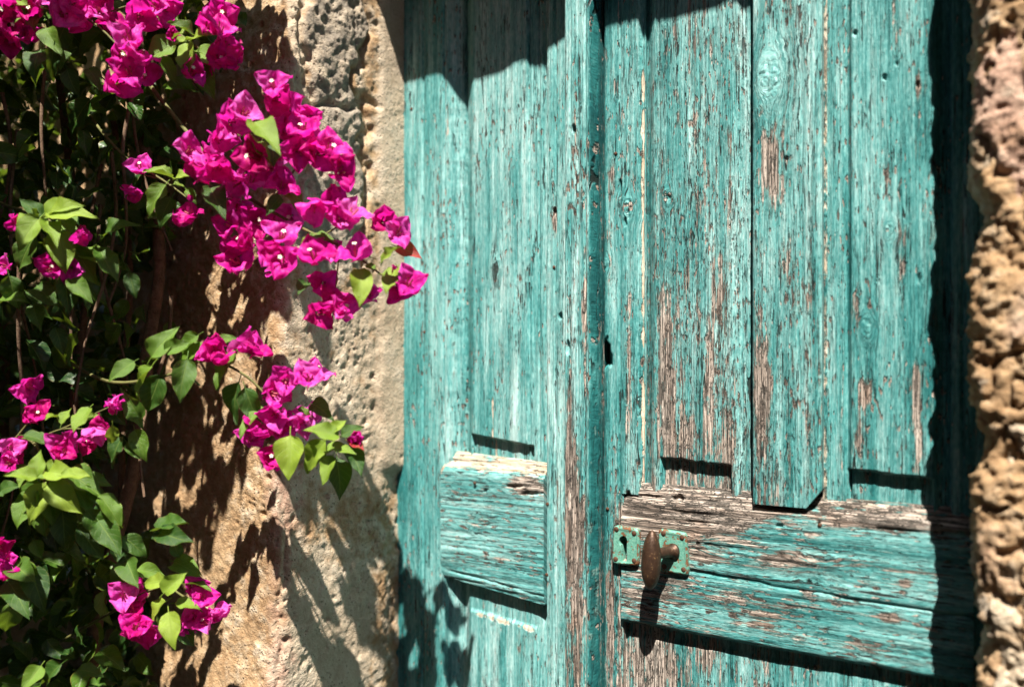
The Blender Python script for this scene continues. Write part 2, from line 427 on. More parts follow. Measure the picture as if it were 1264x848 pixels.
def zrows(z0, z1, st=0.0019):
    f0, f1 = H - 0.62, H + 0.66
    parts = []
    if z0 < f0: parts.append(np.linspace(z0, min(f0, z1), max(4, int((min(f0, z1) - z0) / 0.02)), endpoint=False))
    a, b = max(z0, f0), min(z1, f1)
    if b > a: parts.append(np.linspace(a, b, int((b - a) / st) + 2, endpoint=(z1 <= f1)))
    if z1 > f1: parts.append(np.linspace(max(f1, z0), z1, max(4, int((z1 - f1) / 0.03))))
    return np.concatenate(parts)
def vsheet(px0, px1, z0, z1, st=0.0017):
    x0, x1 = X0(px0), X0(px1)
    xs = np.linspace(x0, x1, int((x1 - x0) / st) + 2)
    return np.meshgrid(xs, zrows(z0, z1))
def qsheet(tl, tr, br, bl, st=0.0018, e=0.0):
    """sheet between four photo points lying on the door plane"""
    p = [P(*q, e) for q in (bl, br, tr, tl)]
    nc = int((p[1][0] - p[0][0]) / st) + 2; nr = int((p[3][2] - p[0][2]) / st) + 2
    a = np.linspace(0, 1, nc)[None, :]; b = np.linspace(0, 1, nr)[:, None]
    X = (p[0][0] * (1 - a) + p[1][0] * a) * (1 - b) + (p[3][0] * (1 - a) + p[2][0] * a) * b
    Z = (p[0][2] * (1 - a) + p[1][2] * a) * (1 - b) + (p[3][2] * (1 - a) + p[2][2] * a) * b
    return X, Z
def Zy(px, py): return float(P(px, py, 0.0)[2])
def rib(px, c, w): return np.exp(-((px - c) / w) ** 2)
def knot_tone(px, py): return 0

# bare patches (photo column, row, half width, half height, strength) on the door's surface
WEAR += [(953, 200, 12, 40, .55), (958, 240, 10, 30, .35), (975, 345, 9, 40, .32), (822, 470, 8, 130, .26), (885, 430, 8, 120, .20),
         (905, 520, 9, 80, .20), (943, 500, 11, 80, .34), (850, 550, 45, 36, .14), (684, 268, 4, 16, .75), (1057, 375, 5, 20, .6),
         (1069, 487, 7, 22, .7), (1131, 485, 8, 38, .6), (1136, 555, 6, 34, .5), (1062, 555, 8, 30, .35), (1107, 50, 3, 26, .5), (1133, 105, 4, 16, .5),
         (1094, 222, 4, 18, .55), (1058, 540, 4, 20, .3), (722, 740, 9, 140, .40), (714, 560, 6, 130, .34), (733, 420, 4, 120, .26),
         (722, 640, 9, 60, .22), (722, 170, 5, 30, .22), (650, 598, 22, 13, .7), (840, 645, 80, 36, .50), (800, 725, 44, 40, .34),
         (900, 640, 40, 22, .30), (965, 690, 22, 9, .40), (1050, 640, 30, 10, .4), (1110, 648, 40, 12, .40), (870, 690, 60, 14, .22), (1000, 690, 80, 10, .18), (940, 765, 26, 12, .38),
         (1035, 725, 22, 5, .4), (1100, 760, 14, 6, .5), (1120, 720, 16, 5, .35), (1060, 790, 14, 5, .4), (900, 735, 30, 8, .3), (1005, 660, 14, 5, .35),
         (800, 825, 40, 50, .55), (872, 812, 14, 22, .35), (755, 750, 9, 90, .32), (778, 480, 6, 120, .22), (757, 215, 4, 26, .5),
         (1115, 330, 5, 40, .25), (1000, 440, 4, 120, .18), (590, 640, 20, 5, .25), (620, 690, 40, 6, .22), (860, 170, 6, 50, .2), (900, 190, 4, 60, .25)]
HOLES += [(770, 675, 5.5, 20, .026), (748, 438, 7, 22, .022), (684, 262, 2.5, 7, .006), (719, 165, 3, 6, .006), (823, 243, 5, 5, .003), (692, 390, 3, 5, .006), (712, 430, 2.5, 10, .006),
          (765, 232, 2.5, 14, .006), (772, 275, 2, 7, .005), (1055, 40, 3, 4, .004), (775, 610, 3, 4, .004), (838, 615, 7, 8, .007), (963, 648, 6, 3, .004),
          (1092, 95, 3, 4, .005), (1133, 104, 3, 5, .005), (1134, 345, 2.5, 10, .004), (1012, 645, 3, 3, .004), (600, 605, 2, 2, .004), (636, 600, 12, 3, .004),
          (655, 609, 14, 2.5, .006), (1107, 78, 2, 3, .005), (973, 198, 3, 4, .003)]

LFT = empty('door_leaf', (X0(497), 0, 0.02), 'narrower teal door leaf beside the flowers, smooth paint, ends in a raised meeting strip', 'door')
RGT = empty('door_leaf', (X0(1215), 0, 0.02), 'wider peeling teal door leaf with the oval bronze handle and lock plates', 'door')

# ---- left leaf
def f_hst(px, py):
    return 0.0 - 0.0035 * rib(px, 522, 1.4) - 0.006 * ss(545.5, 548.5, px)
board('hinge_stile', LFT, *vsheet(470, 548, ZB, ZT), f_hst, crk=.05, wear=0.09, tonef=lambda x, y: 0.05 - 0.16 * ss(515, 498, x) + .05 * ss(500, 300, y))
zr = Zy(610, 577)
def bot_l(px): return 535 + (px - 578) * 0.20
def f_pl(px, py):
    e = -0.003 - 0.020 * ss(549, 566, px) + 0.017 * ss(567, 583, px)
    e = e - 0.006 * ss(646, 656, px) - 0.003 * ss(664, 672, px) + 0.0015 * rib(px, 632, 4)
    e = e - 0.012 * rib(px, 566.5, 1.1) - 0.004 * rib(px, 650, 1.2) - 0.003 * rib(px, 661, 1.0)
    inner = ss(577, 580, px) * ss(655, 652, px)
    return e - 0.011 * ss(0, 2.0, py - bot_l(px)) * inner
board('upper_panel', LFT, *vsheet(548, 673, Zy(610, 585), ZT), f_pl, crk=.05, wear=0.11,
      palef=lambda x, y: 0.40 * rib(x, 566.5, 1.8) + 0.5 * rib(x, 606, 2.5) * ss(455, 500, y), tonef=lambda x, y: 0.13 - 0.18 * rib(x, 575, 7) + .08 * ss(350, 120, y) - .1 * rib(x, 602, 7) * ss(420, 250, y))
def f_rl(px, py):
    top = 556 + (px - 545) * 0.10
    d = py - top
    bot = 710 + (px - 545) * 0.285
    return -0.013 + 0.0155 * lin(2, 26, d) - 0.003 * rib(d, 12, 2.5) - 0.004 * ss(bot - 9, bot, py) - 0.003 * rib(py, bot - 10, 2)
board('lock_rail', LFT, *qsheet((545, 556), (672, 572), (672, 747), (545, 710)), f_rl, horizontal=True, crk=.17, wear=0.17,
      palef=lambda x, y: 0.62 * ss(33, 14, y - (556 + (x - 545) * .10)) + 0.3 * rib(x, 546, 3), tonef=lambda x, y: .06)
def f_lpl(px, py):
    bev = -0.003 - 0.017 * ss(546, 562, px) + 0.014 * ss(563, 575, px)
    ins = ss(574, 577, px) * ss(659, 655, px) * ss(0, 4, py - (752 + (px - 575) * .28))
    return bev - 0.010 + 0.005 * ins - 0.004 * ss(662, 670, px)
board('lower_panel', LFT, *vsheet(545, 673, 0.22, Zy(610, 722)), f_lpl, wear=0.13,
      palef=lambda x, y: 0.52 * rib(y, 757 + (x - 575) * .28, 6) * ss(570, 578, x) * ss(660, 652, x) + .4 * rib(x, 563, 2), tonef=lambda x, y: 0.14)
board('meeting_stile', LFT, *vsheet(673, 709, ZB, ZT), lambda px, py: 0.0 - 0.006 * ss(675.5, 673, px) - 0.003 * rib(px, 686, 1.0), crk=.05, wear=0.11, tonef=lambda x, y: .18)
def f_ast(px, py):
    return 0.030 - 0.004 * ss(709.5, 707, px) - 0.026 * lin(738.4, 740.2, px) - 0.0025 * rib(px, 724, 1.3) - 0.003 * rib(px, 733, 1.4) - .002 * rib(px, 715, 1)
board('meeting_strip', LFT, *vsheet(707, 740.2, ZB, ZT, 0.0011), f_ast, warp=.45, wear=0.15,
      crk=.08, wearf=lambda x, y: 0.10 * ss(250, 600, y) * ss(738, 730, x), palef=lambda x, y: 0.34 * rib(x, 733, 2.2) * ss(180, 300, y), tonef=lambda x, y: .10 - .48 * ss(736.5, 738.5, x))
bx0, bx1 = X0(470), X0(752)
def slab(name, par, x0, x1, z0, z1, e0, e1, mat):
    V = [(x, -e, z) for x in (x0, x1) for e in (e0, e1) for z in (z0, z1)]
    Q = [(0, 1, 3, 2), (4, 6, 7, 5), (0, 4, 5, 1), (2, 3, 7, 6), (0, 2, 6, 4), (1, 5, 7, 3)]
    return link(name, mesh_np(name, V, Q, mat, smooth=False), par)
slab('back_board', LFT, bx0, bx1, ZB, ZT, -0.060, -0.0321, M_dark)
board('bottom_rail', LFT, *np.meshgrid(np.linspace(X0(548), X0(672), 30), np.linspace(ZB, 0.22, 20)), lambda px, py: 0.004 + 0 * px, horizontal=True, wear=.3, holes=False)

# ---- right leaf
def f_rst(px, py):
    e = -0.004 * ss(747.5, 744.5, px) - 0.003 * rib(px, 765, 1.3) - 0.002 * rib(px, 776, 1.2)
    return e - 0.012 * ss(787.5, 790, px)
board('meeting_stile', RGT, *vsheet(744.6, 793.5, Zy(780, 610), ZT), f_rst, wear=0.17, seed=4.2,
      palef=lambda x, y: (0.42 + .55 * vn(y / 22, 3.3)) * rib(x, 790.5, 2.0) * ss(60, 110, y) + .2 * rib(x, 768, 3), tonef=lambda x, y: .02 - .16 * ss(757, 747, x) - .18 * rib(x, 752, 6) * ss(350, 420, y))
board('meeting_stile', RGT, *vsheet(744.6, 769, ZB, Zy(780, 610) - .0005), lambda px, py: -0.004 * ss(747.5, 744.5, px) - 0.003 * ss(766, 769, px), wear=0.2, seed=4.2,
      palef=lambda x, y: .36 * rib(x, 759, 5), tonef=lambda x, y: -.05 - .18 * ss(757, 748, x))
def bot_r(px): return 563 + (px - 815) * 0.14
def f_pr(px, py):
    e = -0.016 + 0.013 * ss(794, 808, px) - 0.0025 * rib(px, 812, 2) - 0.008 * ss(905, 916, px) - 0.002 * rib(px, 906, 1.6) - 0.004 * ss(922, 927, px)
    inner = ss(813, 816, px) * ss(903, 900, px)
    rag = bot_r(px) + (vn(px / 4.0, 0, 5) - .5) * 3
    return e - 0.011 * ss(0, 2.5, py - rag) * inner
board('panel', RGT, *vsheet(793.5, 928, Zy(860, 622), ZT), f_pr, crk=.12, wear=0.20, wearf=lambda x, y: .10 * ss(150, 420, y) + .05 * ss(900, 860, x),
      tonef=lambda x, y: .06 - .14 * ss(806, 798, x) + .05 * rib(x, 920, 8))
def f_mun(px, py):
    e = 0.009 - 0.005 * ss(932.5, 930, px) - 0.004 * ss(1011, 1015.5, px) - 0.0015 * rib(px, 992, 1.5) - .0015 * rib(px, 1002, 1.2)
    return e
XM, ZM = vsheet(927.5, 1013.5, 0, 1)
z_lo = Zy(965, 623.5)
XM, ZM = vsheet(930.5, 1015.5, z_lo, ZT)
cut = (XM - X0(997)) / (X0(1015.5) - X0(997))
lowz = np.where(cut > 0, z_lo + np.clip(cut, 0, 1) * 0.026, z_lo)
ZM = np.maximum(ZM, 0) ; ZM = lowz + (ZM - z_lo) * (ZT - lowz) / (ZT - z_lo)
board('muntin', RGT, XM, ZM, f_mun, crk=.10, wear=0.17, wearf=lambda x, y: .08 * ss(250, 480, y), back=-.012,
      tonef=lambda x, y: .02 + .1 * ss(985, 1000, x) - .1 * rib(x, 1010, 4))
def f_fil(px, py): return -0.009 + .002 * vn(px / 2, py / 4, 3)
board('filler_strip', RGT, *vsheet(1014.5, 1019.5, Zy(1015, 628), ZT, .001), f_fil, wear=.35, palef=lambda x, y: .50 + 0 * x)
def f_p2(px, py):
    e = -0.009 + 0.007 * ss(1046.5, 1050.5, px) - 0.002 * rib(px, 1049, 1.2) - 0.003 * rib(px, 1044.5, 1.4)
    e = e - 0.012 * ss(1150, 1163, px) + .010 * ss(1172, 1175, px) - .003 * rib(px, 1188, 2)
    inner = ss(1045, 1047, px) * ss(1153, 1150, px)
    return e - 0.011 * ss(0, 2.0, py - (578 + (px - 1047) * .12)) * inner
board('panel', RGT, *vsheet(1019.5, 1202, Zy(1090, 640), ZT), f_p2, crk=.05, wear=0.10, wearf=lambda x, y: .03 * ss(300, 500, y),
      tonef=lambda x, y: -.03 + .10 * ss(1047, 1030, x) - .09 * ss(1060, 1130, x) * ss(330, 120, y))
board('hinge_stile', RGT, *vsheet(1202, 1262, ZB, ZT, .003), lambda px, py: 0.0 - .004 * rib(px, 1190, 2) + 0 * px, wear=.2, tonef=lambda x, y: -.05)
def rtop(px): return 597 + 14 * ss(790, 769, px) + (px - 785) * 0.0800
def rbot(px): return 766 + (px - 770) * 0.182
def f_rr(px, py):
    d = py - rtop(px); b = rbot(px) - py
    mid = 703 + (px - 845) * 0.163
    e = -0.010 + 0.016 * lin(0, 22, d) - 0.0025 * rib(d, 14, 2) - 0.004 * ss(5, 0, b)
    return e - 0.004 * rib(py, mid + 3 * (vn(px / 30, 1) - .5), 1.6) * ss(838, 850, px)
def top_r(px): return rtop(px)
nc = 250; aa = np.linspace(0, 1, nc)
pxs = 769 + aa * (1202 - 769)
xt = np.array([X0(p) for p in pxs]); zt = np.array([Zy(p, rtop(p) - 1) for p in pxs]); zb = np.array([Zy(p, rbot(p)) for p in pxs])
bb = np.linspace(0, 1, 100)[:, None]
board('lock_rail', RGT, np.broadcast_to(xt, (100, nc)).copy(), zb[None] * (1 - bb) + zt[None] * bb, f_rr, horizontal=True, crk=.20, wear=0.20,
      wearf=lambda x, y: .42 * ss(34, 16, y - rtop(x)) + .12 * ss(60, 40, y - rtop(x)) * ss(940, 900, x),
      palef=lambda x, y: .34 * ss(27, 10, y - rtop(x)) + .10 * rib(x, 1060, 60) * ss(34, 20, y - rtop(x)), tonef=lambda x, y: -.07)
def f_lpr(px, py):
    d = py - rbot(px)
    return -0.013 + 0.004 * ss(14, 20, d) - .003 * ss(776, 770, px)
board('panel', RGT, *vsheet(769, 1174, 0.22, Zy(780, 755)), f_lpr, wear=.30, palef=lambda x, y: .5 * rib(y - rbot(x), 17, 6), tonef=lambda x, y: -.02, st=None if False else .0019) if False else None
XL, ZL = vsheet(769, 1202, 0.22, Zy(780, 762), .0022)
board('panel', RGT, XL, ZL, f_lpr, wear=.22, palef=lambda x, y: .42 * rib(y - rbot(x), 17, 6), tonef=lambda x, y: -.02)
slab('back_board', RGT, X0(754), X0(1262), ZB, ZT, -0.060, -0.0323, M_dark)
board('bottom_rail', RGT, *np.meshgrid(np.linspace(X0(769), X0(1174), 40), np.linspace(ZB, 0.22, 20)), lambda px, py: 0.004 + 0 * px, horizontal=True, wear=.3, holes=False)

# ---- hardware on the right leaf
def plate(name, tl, tr, br, bl, e, keyhole=None):
    X, Z = qsheet(tl, tr, br, bl, 0.0006, e)
    nr, nc = X.shape
    a = np.linspace(-1, 1, nc)[None, :] + 0 * X; b = np.linspace(-1, 1, nr)[:, None] + 0 * X
    ca, cb = (np.abs(a) ** 14 + np.abs(b) ** 14), None
    # round the corners by pulling the grid in
    k = np.maximum(np.abs(a), np.abs(b)) / np.maximum((np.abs(a) ** 9 + np.abs(b) ** 9) ** (1 / 9), 1e-6)
    xm, zm = X.mean(), Z.mean()
    X = xm + (X - xm) * k; Z = zm + (Z - zm) * k
    px0, py0 = proj(X, 0 * X - e, Z)
    def ef(px, py):
        px, py = px0, py0
        r = np.maximum(np.abs(a), np.abs(b))
        h = e + 0 * px - 0.0018 * ss(.93, 1.0, r) + .0008 * rib(r, .88, .07) + .0005 * (fbm(X * 120, Z * 120, 2) - .5)
        if keyhole is not None:
            kx, ky = keyhole
            d1 = np.hypot((px - kx) / 4.6, (py - (ky - 8)) / 6.0)
            d2 = np.maximum(np.abs(px - kx - .8) / 3.5, np.abs(py - ky - 4) / 13.5)
            h = h - 0.022 * ss(1.08, .9, np.minimum(d1, d2))
        return h
    w = .27 + .22 * (np.maximum(np.abs(a), np.abs(b)) > .88)
    if keyhole is None: w = w + .3 * np.exp(-((a + .25) ** 2 + (b - .05) ** 2) * 4)
    else: w = w + .3 * np.exp(-((a + .1) ** 2 * 5 + (b - .1) ** 2) * 2)
    return board(name, RGT, X, Z, ef, wear=w, back=0.002, mat=M_plate, warp=0, holes=False)
def lathe(name, par, prof, base, axis, seg=28, mat=M_bronze, flat=(1, 1)):
    """revolve (distance along axis, radius) pairs"""
    ax = Vector(axis).normalized(); q = ax.to_track_quat('Z', 'Y').to_matrix(); base = Vector(base)
    V = []; n = len(prof)
    for (t, r) in prof:
        for k in range(seg):
            a = 2 * math.pi * k / seg
            V.append(base + q @ Vector((r * math.cos(a) * flat[0], r * math.sin(a) * flat[1], t)))
    Q = [(i * seg + k, i * seg + (k + 1) % seg, (i + 1) * seg + (k + 1) % seg, (i + 1) * seg + k) for i in range(n - 1) for k in range(seg)]
    return link(name, mesh_np(name, [tuple(v) for v in V], Q, mat), par)
eP = 0.0125
KP = plate('keyhole_plate', (757, 648), (789, 653), (788, 699), (755, 696), eP, keyhole=(769, 676))
HP = plate('handle_plate', (812, 652), (847, 658), (850, 711), (813, 705), eP)
dome = [(0, .0042), (.0008, .0042), (.0016, .0034), (.0021, .0018), (.0022, .0001)]
for pl, pts in ((KP, [(761, 653), (783, 658), (760, 690), (783, 692)]), (HP, [(842, 663), (844, 703), (820, 699), (819, 658)])):
    for (sx, sy2) in pts:
        p = P(sx, sy2, eP - .0004)
        lathe('screw', pl, dome, p, (random.uniform(-.1, .1), -1, random.uniform(-.1, .1)), 14, M_nail)
foot = P(831, 680, eP - .002)
tip_e = 0.052
HL = None
c_l = Vector(P(804, 684, tip_e))
prof = []
for k in range(33):
    t = -1 + 2 * k / 32
    r = (max(0, 1 - abs(t) ** 2.35)) ** 0.62 * (1 - .10 * t)
    prof.append((t * 0.0440 - .008, max(r * 0.0150, .0002)))
HL = lathe('handle', RGT, prof, c_l, (0.03, 0.02, 1.0), 32, M_bronze, (0.96, 0.96))
lathe('spindle', HL, [(0, .0001), (0, .0125), (.003, .0120), (.005, .0088), (.020, .0078), (.040, .0082), (tip_e - eP + .002, .0080)], foot, (c_l.x - foot[0] + .004, -(tip_e - eP), .001), 24, M_bronze)
for (nx, ny, par, e) in [(676, 622, LFT, .0), (675, 709, LFT, 0), (552, 634, LFT, 0), (586, 596, LFT, .006), (750, 628, RGT, 0), (772, 640, RGT, .004), (684, 330, LFT, 0), (524, 410, LFT, 0), (508, 135, LFT, 0), (760, 190, RGT, 0), (1012, 648, RGT, .006)]:
    lathe('nail', par, [(0, .0030), (.0008, .0030), (.0016, .0021), (.0019, .0001)], P(nx, ny, e), (random.uniform(-.2, .2), -1, random.uniform(-.2, .2)), 12, M_nail)

# ------------------------------------------------------------------ stone wall round the doorway
WALL = empty('stone_wall', (-1.6, -0.28, 0), 'rough sunlit limestone house wall around the teal door', 'wall')
DL = 0.285
XC = X0(497) - .002
def left_pier():
    r = 0.022
    xs = np.concatenate([np.linspace(-4.2, -2.45, 30, endpoint=False), np.linspace(-2.45, -1.35, 200, endpoint=False), np.linspace(-1.35, XC - r, 150, endpoint=False)])
    n1 = len(xs)
    ang = np.linspace(0, math.pi / 2, 16, endpoint=False)
    es = np.concatenate([np.linspace(DL - r, -0.02, 122, endpoint=False), [-.03, -.10, -.25]])
    ux = np.concatenate([xs, XC - r + r * np.sin(ang), np.full(len(es), XC)])
    ue = np.concatenate([np.full(n1, DL), DL - r + r * np.cos(ang), es])
    nx = np.concatenate([np.zeros(n1), np.sin(ang), np.ones(len(es))])
    ne = np.concatenate([np.ones(n1), np.cos(ang), np.zeros(len(es))])
    zs = np.concatenate([np.linspace(0, H - .62, 60, endpoint=False), np.linspace(H - .62, H + .72, 490, endpoint=False), np.linspace(H + .72, 3.4, 60)])
    UX, ZZ = np.meshgrid(ux, zs); UE = np.meshgrid(ue, zs)[0]; NX = np.meshgrid(nx, zs)[0]; NE = np.meshgrid(ne, zs)[0]
    zr = np.clip(ZZ - H, -.6, .7)
    UE = UE + np.where(UE > .0, UE / DL, 0) * (-0.035 * zr + .018 * (fbm(ZZ * 3.1, 0, 0, 5, 3) - .5))
    px, py = proj(UX, -UE, ZZ)
    x, y, z = UX, UE, ZZ
    d = .009 * (fbm(x * 7, y * 7, z * 7, 1, 3) - .5) + .005 * (fbm(x * 26, y * 26, z * 26, 2, 3) - .5) + .0055 * (fbm(x * 75, y * 75, z * 75, 3, 3) - .5)
    f1, f2, _ = worley(x * 34, y * 34, z * 34, 4)
    gate = ss(.48, .62, fbm(x * 9, y * 9, z * 9, 9, 2))
    d -= .005 * ss(.30, .08, f1) * gate
    f1b, _, _ = worley(x * 85, y * 85, z * 85, 14)
    d -= .0034 * ss(.34, .10, f1b) * ss(.42, .60, fbm(x * 16, y * 16, z * 16, 19, 2))
    wob = (fbm(x * 18, y * 18, z * 18, 22, 3) - .5)
    # the grey rubble block set in the upper reveal, the joint round it and the smooth dressed strip against the door
    g = ss(-10, 8, px - (374 + wob * 40)) * ss(8, -8, px - (443 + wob * 40)) * ss(20, -20, py - (345 + wob * 80))
    rough_g = (fbm(x * 48, y * 48, z * 48, 31, 3) - .5)
    d += g * (.012 * rough_g + .004)
    joint = rib(px, 446 + wob * 50, 5) * ss(60, 40, 0 * py) * ss(380, 330, py) + rib(py, 122 + wob * 30 + (px - 400) * .12, 4) * ss(365, 380, px) * ss(475, 465, px) + .8 * rib(px, 372 + wob * 40, 4) * ss(340, 300, py)
    joint += rib(px, 347 + wob * 26, 4) * ss(590, 640, py) * .45
    d -= .012 * np.clip(joint, 0, 1)
    strip = ss(462, 474, px + wob * 14) * ss(585, 560, py + wob * 30)
    d = d * (1 - .62 * strip) + .005 * strip
    low = ss(575, 590, py) * ss(470, 490, px)
    d -= .010 * low
    d = np.where(UE < -.01, np.clip(d, -.003, .003), d)
    V = np.stack([UX + NX * d, -(UE + NE * d), ZZ], -1).reshape(-1, 3)
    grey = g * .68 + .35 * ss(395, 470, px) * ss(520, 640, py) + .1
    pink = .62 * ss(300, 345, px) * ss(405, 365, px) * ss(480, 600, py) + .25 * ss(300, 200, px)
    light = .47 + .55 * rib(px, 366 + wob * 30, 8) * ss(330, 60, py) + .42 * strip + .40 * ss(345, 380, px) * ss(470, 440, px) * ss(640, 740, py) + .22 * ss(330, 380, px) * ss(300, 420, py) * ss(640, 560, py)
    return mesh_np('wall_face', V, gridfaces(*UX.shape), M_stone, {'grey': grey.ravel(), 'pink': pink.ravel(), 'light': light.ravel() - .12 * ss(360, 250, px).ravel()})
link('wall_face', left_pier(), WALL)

SIL = np.array([(-200, 1200), (0, 1203), (60, 1200), (120, 1197), (170, 1196), (225, 1199), (255, 1216), (290, 1212), (325, 1200), (400, 1197), (470, 1195), (510, 1200), (540, 1218), (565, 1213), (592, 1200), (650, 1202), (700, 1200), (760, 1204), (790, 1218), (820, 1208), (860, 1202), (1100, 1200)], float)
DR = 0.122
def right_pier():
    zs = np.concatenate([np.linspace(0, H - .55, 50, endpoint=False), np.linspace(H - .55, H + .6, 430, endpoint=False), np.linspace(H + .6, 3.4, 60)])
    # path: deep reveal, nose, splayed rubble face, then the plain wall face
    es0 = np.concatenate([[-.25, -.1, -.04], np.linspace(-.03, DR - .03, 45, endpoint=False)])
    ang = np.linspace(math.pi / 2, math.radians(15), 16, endpoint=False)
    r = .03
    ax, ae = -r * 0 + (r - r * np.sin(ang)), DR - r + r * np.cos(ang)
    sp = np.linspace(0, 1, 120, endpoint=False)
    sx0, se0 = r - r * math.sin(math.radians(15)), DR - r + r * math.cos(math.radians(15))
    spx = sx0 + sp * .20; spe = se0 + .045 * sp + .10 * ss(.5, 1.0, sp)
    fx = np.concatenate([np.linspace(spx[-1] + .004, .75, 140, endpoint=False), np.linspace(.75, 2.6, 110)])
    ux = np.concatenate([np.zeros(len(es0)), ax, spx, fx]); ue = np.concatenate([es0, ae, spe, np.full(len(fx), spe[-1])])
    tx, te = np.gradient(ux), np.gradient(ue)
    L = np.hypot(tx, te); nx, ne = -te / L, tx / L
    UX, ZZ = np.meshgrid(ux, zs); UE = np.meshgrid(ue, zs)[0]; NX = np.meshgrid(nx, zs)[0]; NE = np.meshgrid(ne, zs)[0]
    Zc = (DIST - DR) / math.cos(math.radians(3.3)) * math.cos(math.radians(30.2))
    py0 = HOR - F * (zs - H) / Zc
    sx = np.interp(py0, SIL[:, 0], SIL[:, 1])
    xs = np.array([X0(p, DR - .02) for p in sx]) + .001
    UX = UX + xs[:, None]
    x, y, z = UX, UE, ZZ
    w = (fbm(x * 20, y * 20, z * 20, 41, 3) - .5) * 1.6
    f1, f2, cid = worley(x * 10 + w, y * 10 + w, z * 8 + w, 42)
    d = .014 * (.55 - f1) * ss(0, .3, f2 - f1) + .017 * (fbm(x * 30, y * 30, z * 30, 44, 4, .6) - .5) + .010 * (fbm(x * 110, y * 110, z * 110, 46, 4, .6) - .5)
    g1, g2, gid = worley(x * 62 + w, y * 62 + w, z * 62 + w, 43)
    d -= .007 * ss(.45, .12, g1) * ss(.40, .62, fbm(x * 24, y * 24, z * 24, 47, 2)) 
    d += .006 * (.5 - g1) * ss(0, .15, g2 - g1)
    d -= .008 * ss(.12, .0, f2 - f1)
    far = ss(.22, .5, x)
    d = d * (1 - far) + far * .02 * (fbm(x * 12, y * 12, z * 12, 48, 3) - .5)
    d = np.where(UE < -.0, np.clip(d, -.004, .004), d)
    V = np.stack([UX + NX * d, -(UE + NE * d), ZZ], -1).reshape(-1, 3)
    grey = .10 + .40 * ss(.70, .85, cid); light = .34 + .40 * ss(.35, .1, cid); pink = .34 + .45 * ss(.45, .55, cid) * ss(.66, .60, cid)
    return mesh_np('rubble_pier', V, gridfaces(*UX.shape), M_stone, {'grey': grey.ravel(), 'pink': pink.ravel(), 'light': light.ravel()})
link('rubble_pier', right_pier(), WALL)
def lintel():
    zl = H + 1.064
    xs = np.linspace(XC - .03, 0.08, 90); 
    path = [(-.05, zl)] + [(e, zl) for e in np.linspace(0, DL - .01, 24)] + [(DL, zl + .01)] + [(DL, z) for z in np.linspace(zl + .03, 3.4, 50)]
    pe = np.array([p[0] for p in path]); pz = np.array([p[1] for p in path])
    XX, EE = np.meshgrid(xs, pe); ZZ = np.meshgrid(xs, pz)[1]
    d = .020 * (fbm(XX * 14, EE * 14, ZZ * 14, 61, 4) - .5)
    V = np.stack([XX, -(EE + d * (pz > zl + .005)[:, None] - .008), ZZ + d * (pz <= zl + .005)[:, None]], -1).reshape(-1, 3)
    n = len(V)
    return mesh_np('lintel', V, gridfaces(*XX.shape), M_stone, {'grey': np.full(n, .3), 'pink': np.full(n, .1), 'light': np.full(n, .5)})
link('lintel', lintel(), WALL)

def ground():
    g = 60.0
    V = [(-g, -g, 0), (g, -g, 0), (g, g, 0), (-g, g, 0)]
    o = link('street', mesh_np('street', V, [(0, 1, 2, 3)], M_street, smooth=False)); o['kind'] = 'structure'; o['label'] = 'worn stone street in front of the door'
ground()
def sky_blocking_house():  # unseen house added to block sky light and deepen the shadows
    hs = empty('sky_blocking_house', (-1.0, -4.3, 0), 'plain dark house added out of view across the street to block sky light', 'house')
    m = simple('dull_brown_plaster', (0.10, 0.08, 0.06), (0.18, 0.14, 0.11), 2.0, 0.9, 0.004)
    x0, x1, y0, y1, zt = -9.0, 7.0, -8.0, -4.3, 7.0
    xs = [x0]; wins = [(-7, -6), (-4, -3), (-1, 0), (2, 3), (5, 6)]
    V, Q = [], []
    def bx(a, b, c, d, e, f):
        k = len(V); V.extend([(x, y, z) for x in (a, b) for y in (c, d) for z in (e, f)])
        Q.extend([(k, k + 1, k + 3, k + 2), (k + 4, k + 6, k + 7, k + 5), (k, k + 4, k + 5, k + 1), (k + 2, k + 3, k + 7, k + 6), (k, k + 2, k + 6, k + 4), (k + 1, k + 5, k + 7, k + 3)])
    bx(x0, x1, y0, y1, 0, zt)
    link('wall', mesh_np('wall', V, Q, m, smooth=False), hs)
    V, Q = [], []
    bx(x0 - .2, x1 + .2, y0 - .2, y1 + .2, zt + .002, zt + .18)
    link('roof', mesh_np('roof', V, Q, M_bark, smooth=False), hs)
    for a, b in wins:
        for z0 in (1.1, 4.2):
            V, Q = [], []
            bx(a, b, y1 + .003, y1 + .05, z0, z0 + 1.4)
            link('shutter', mesh_np('shutter', V, Q, M_dark, smooth=False), hs)
sky_blocking_house()

# ------------------------------------------------------------------ bougainvillea
def leaf_grid(n=9, m=7, wd=.33, fold=.22, sag=.12, rip=.03, seed=0, tipp=1.0, base=.55):
    t = np.linspace(0, 1, n)[:, None] + np.zeros((1, m)); s = np.linspace(-1, 1, m)[None, :] + np.zeros((n, 1))
    w = (t + .004) ** base * (1 - t) ** tipp
    w = w / w.max() * wd
    ra = np.random.default_rng(seed)
    ph = ra.uniform(0, 6.3, 4)
    x = s * w
    z = fold * np.abs(s) ** 1.3 * w - sag * t ** 2 + rip * np.sin(t * 9 + ph[0] + s * 1.5) * np.abs(s) + rip * .6 * np.sin(t * 17 + ph[1] - s * 2) * s
    y = t - .10 * (np.abs(s) ** 2) * (1 - t) * 0
    x = x + .05 * np.sin(t * 3 + ph[2]) * t
    V = np.stack([x, y, z], -1).reshape(-1, 3)
    luv = np.stack([s, t, np.zeros_like(s)], -1).reshape(-1, 3)
    return V, gridfaces(n, m), luv
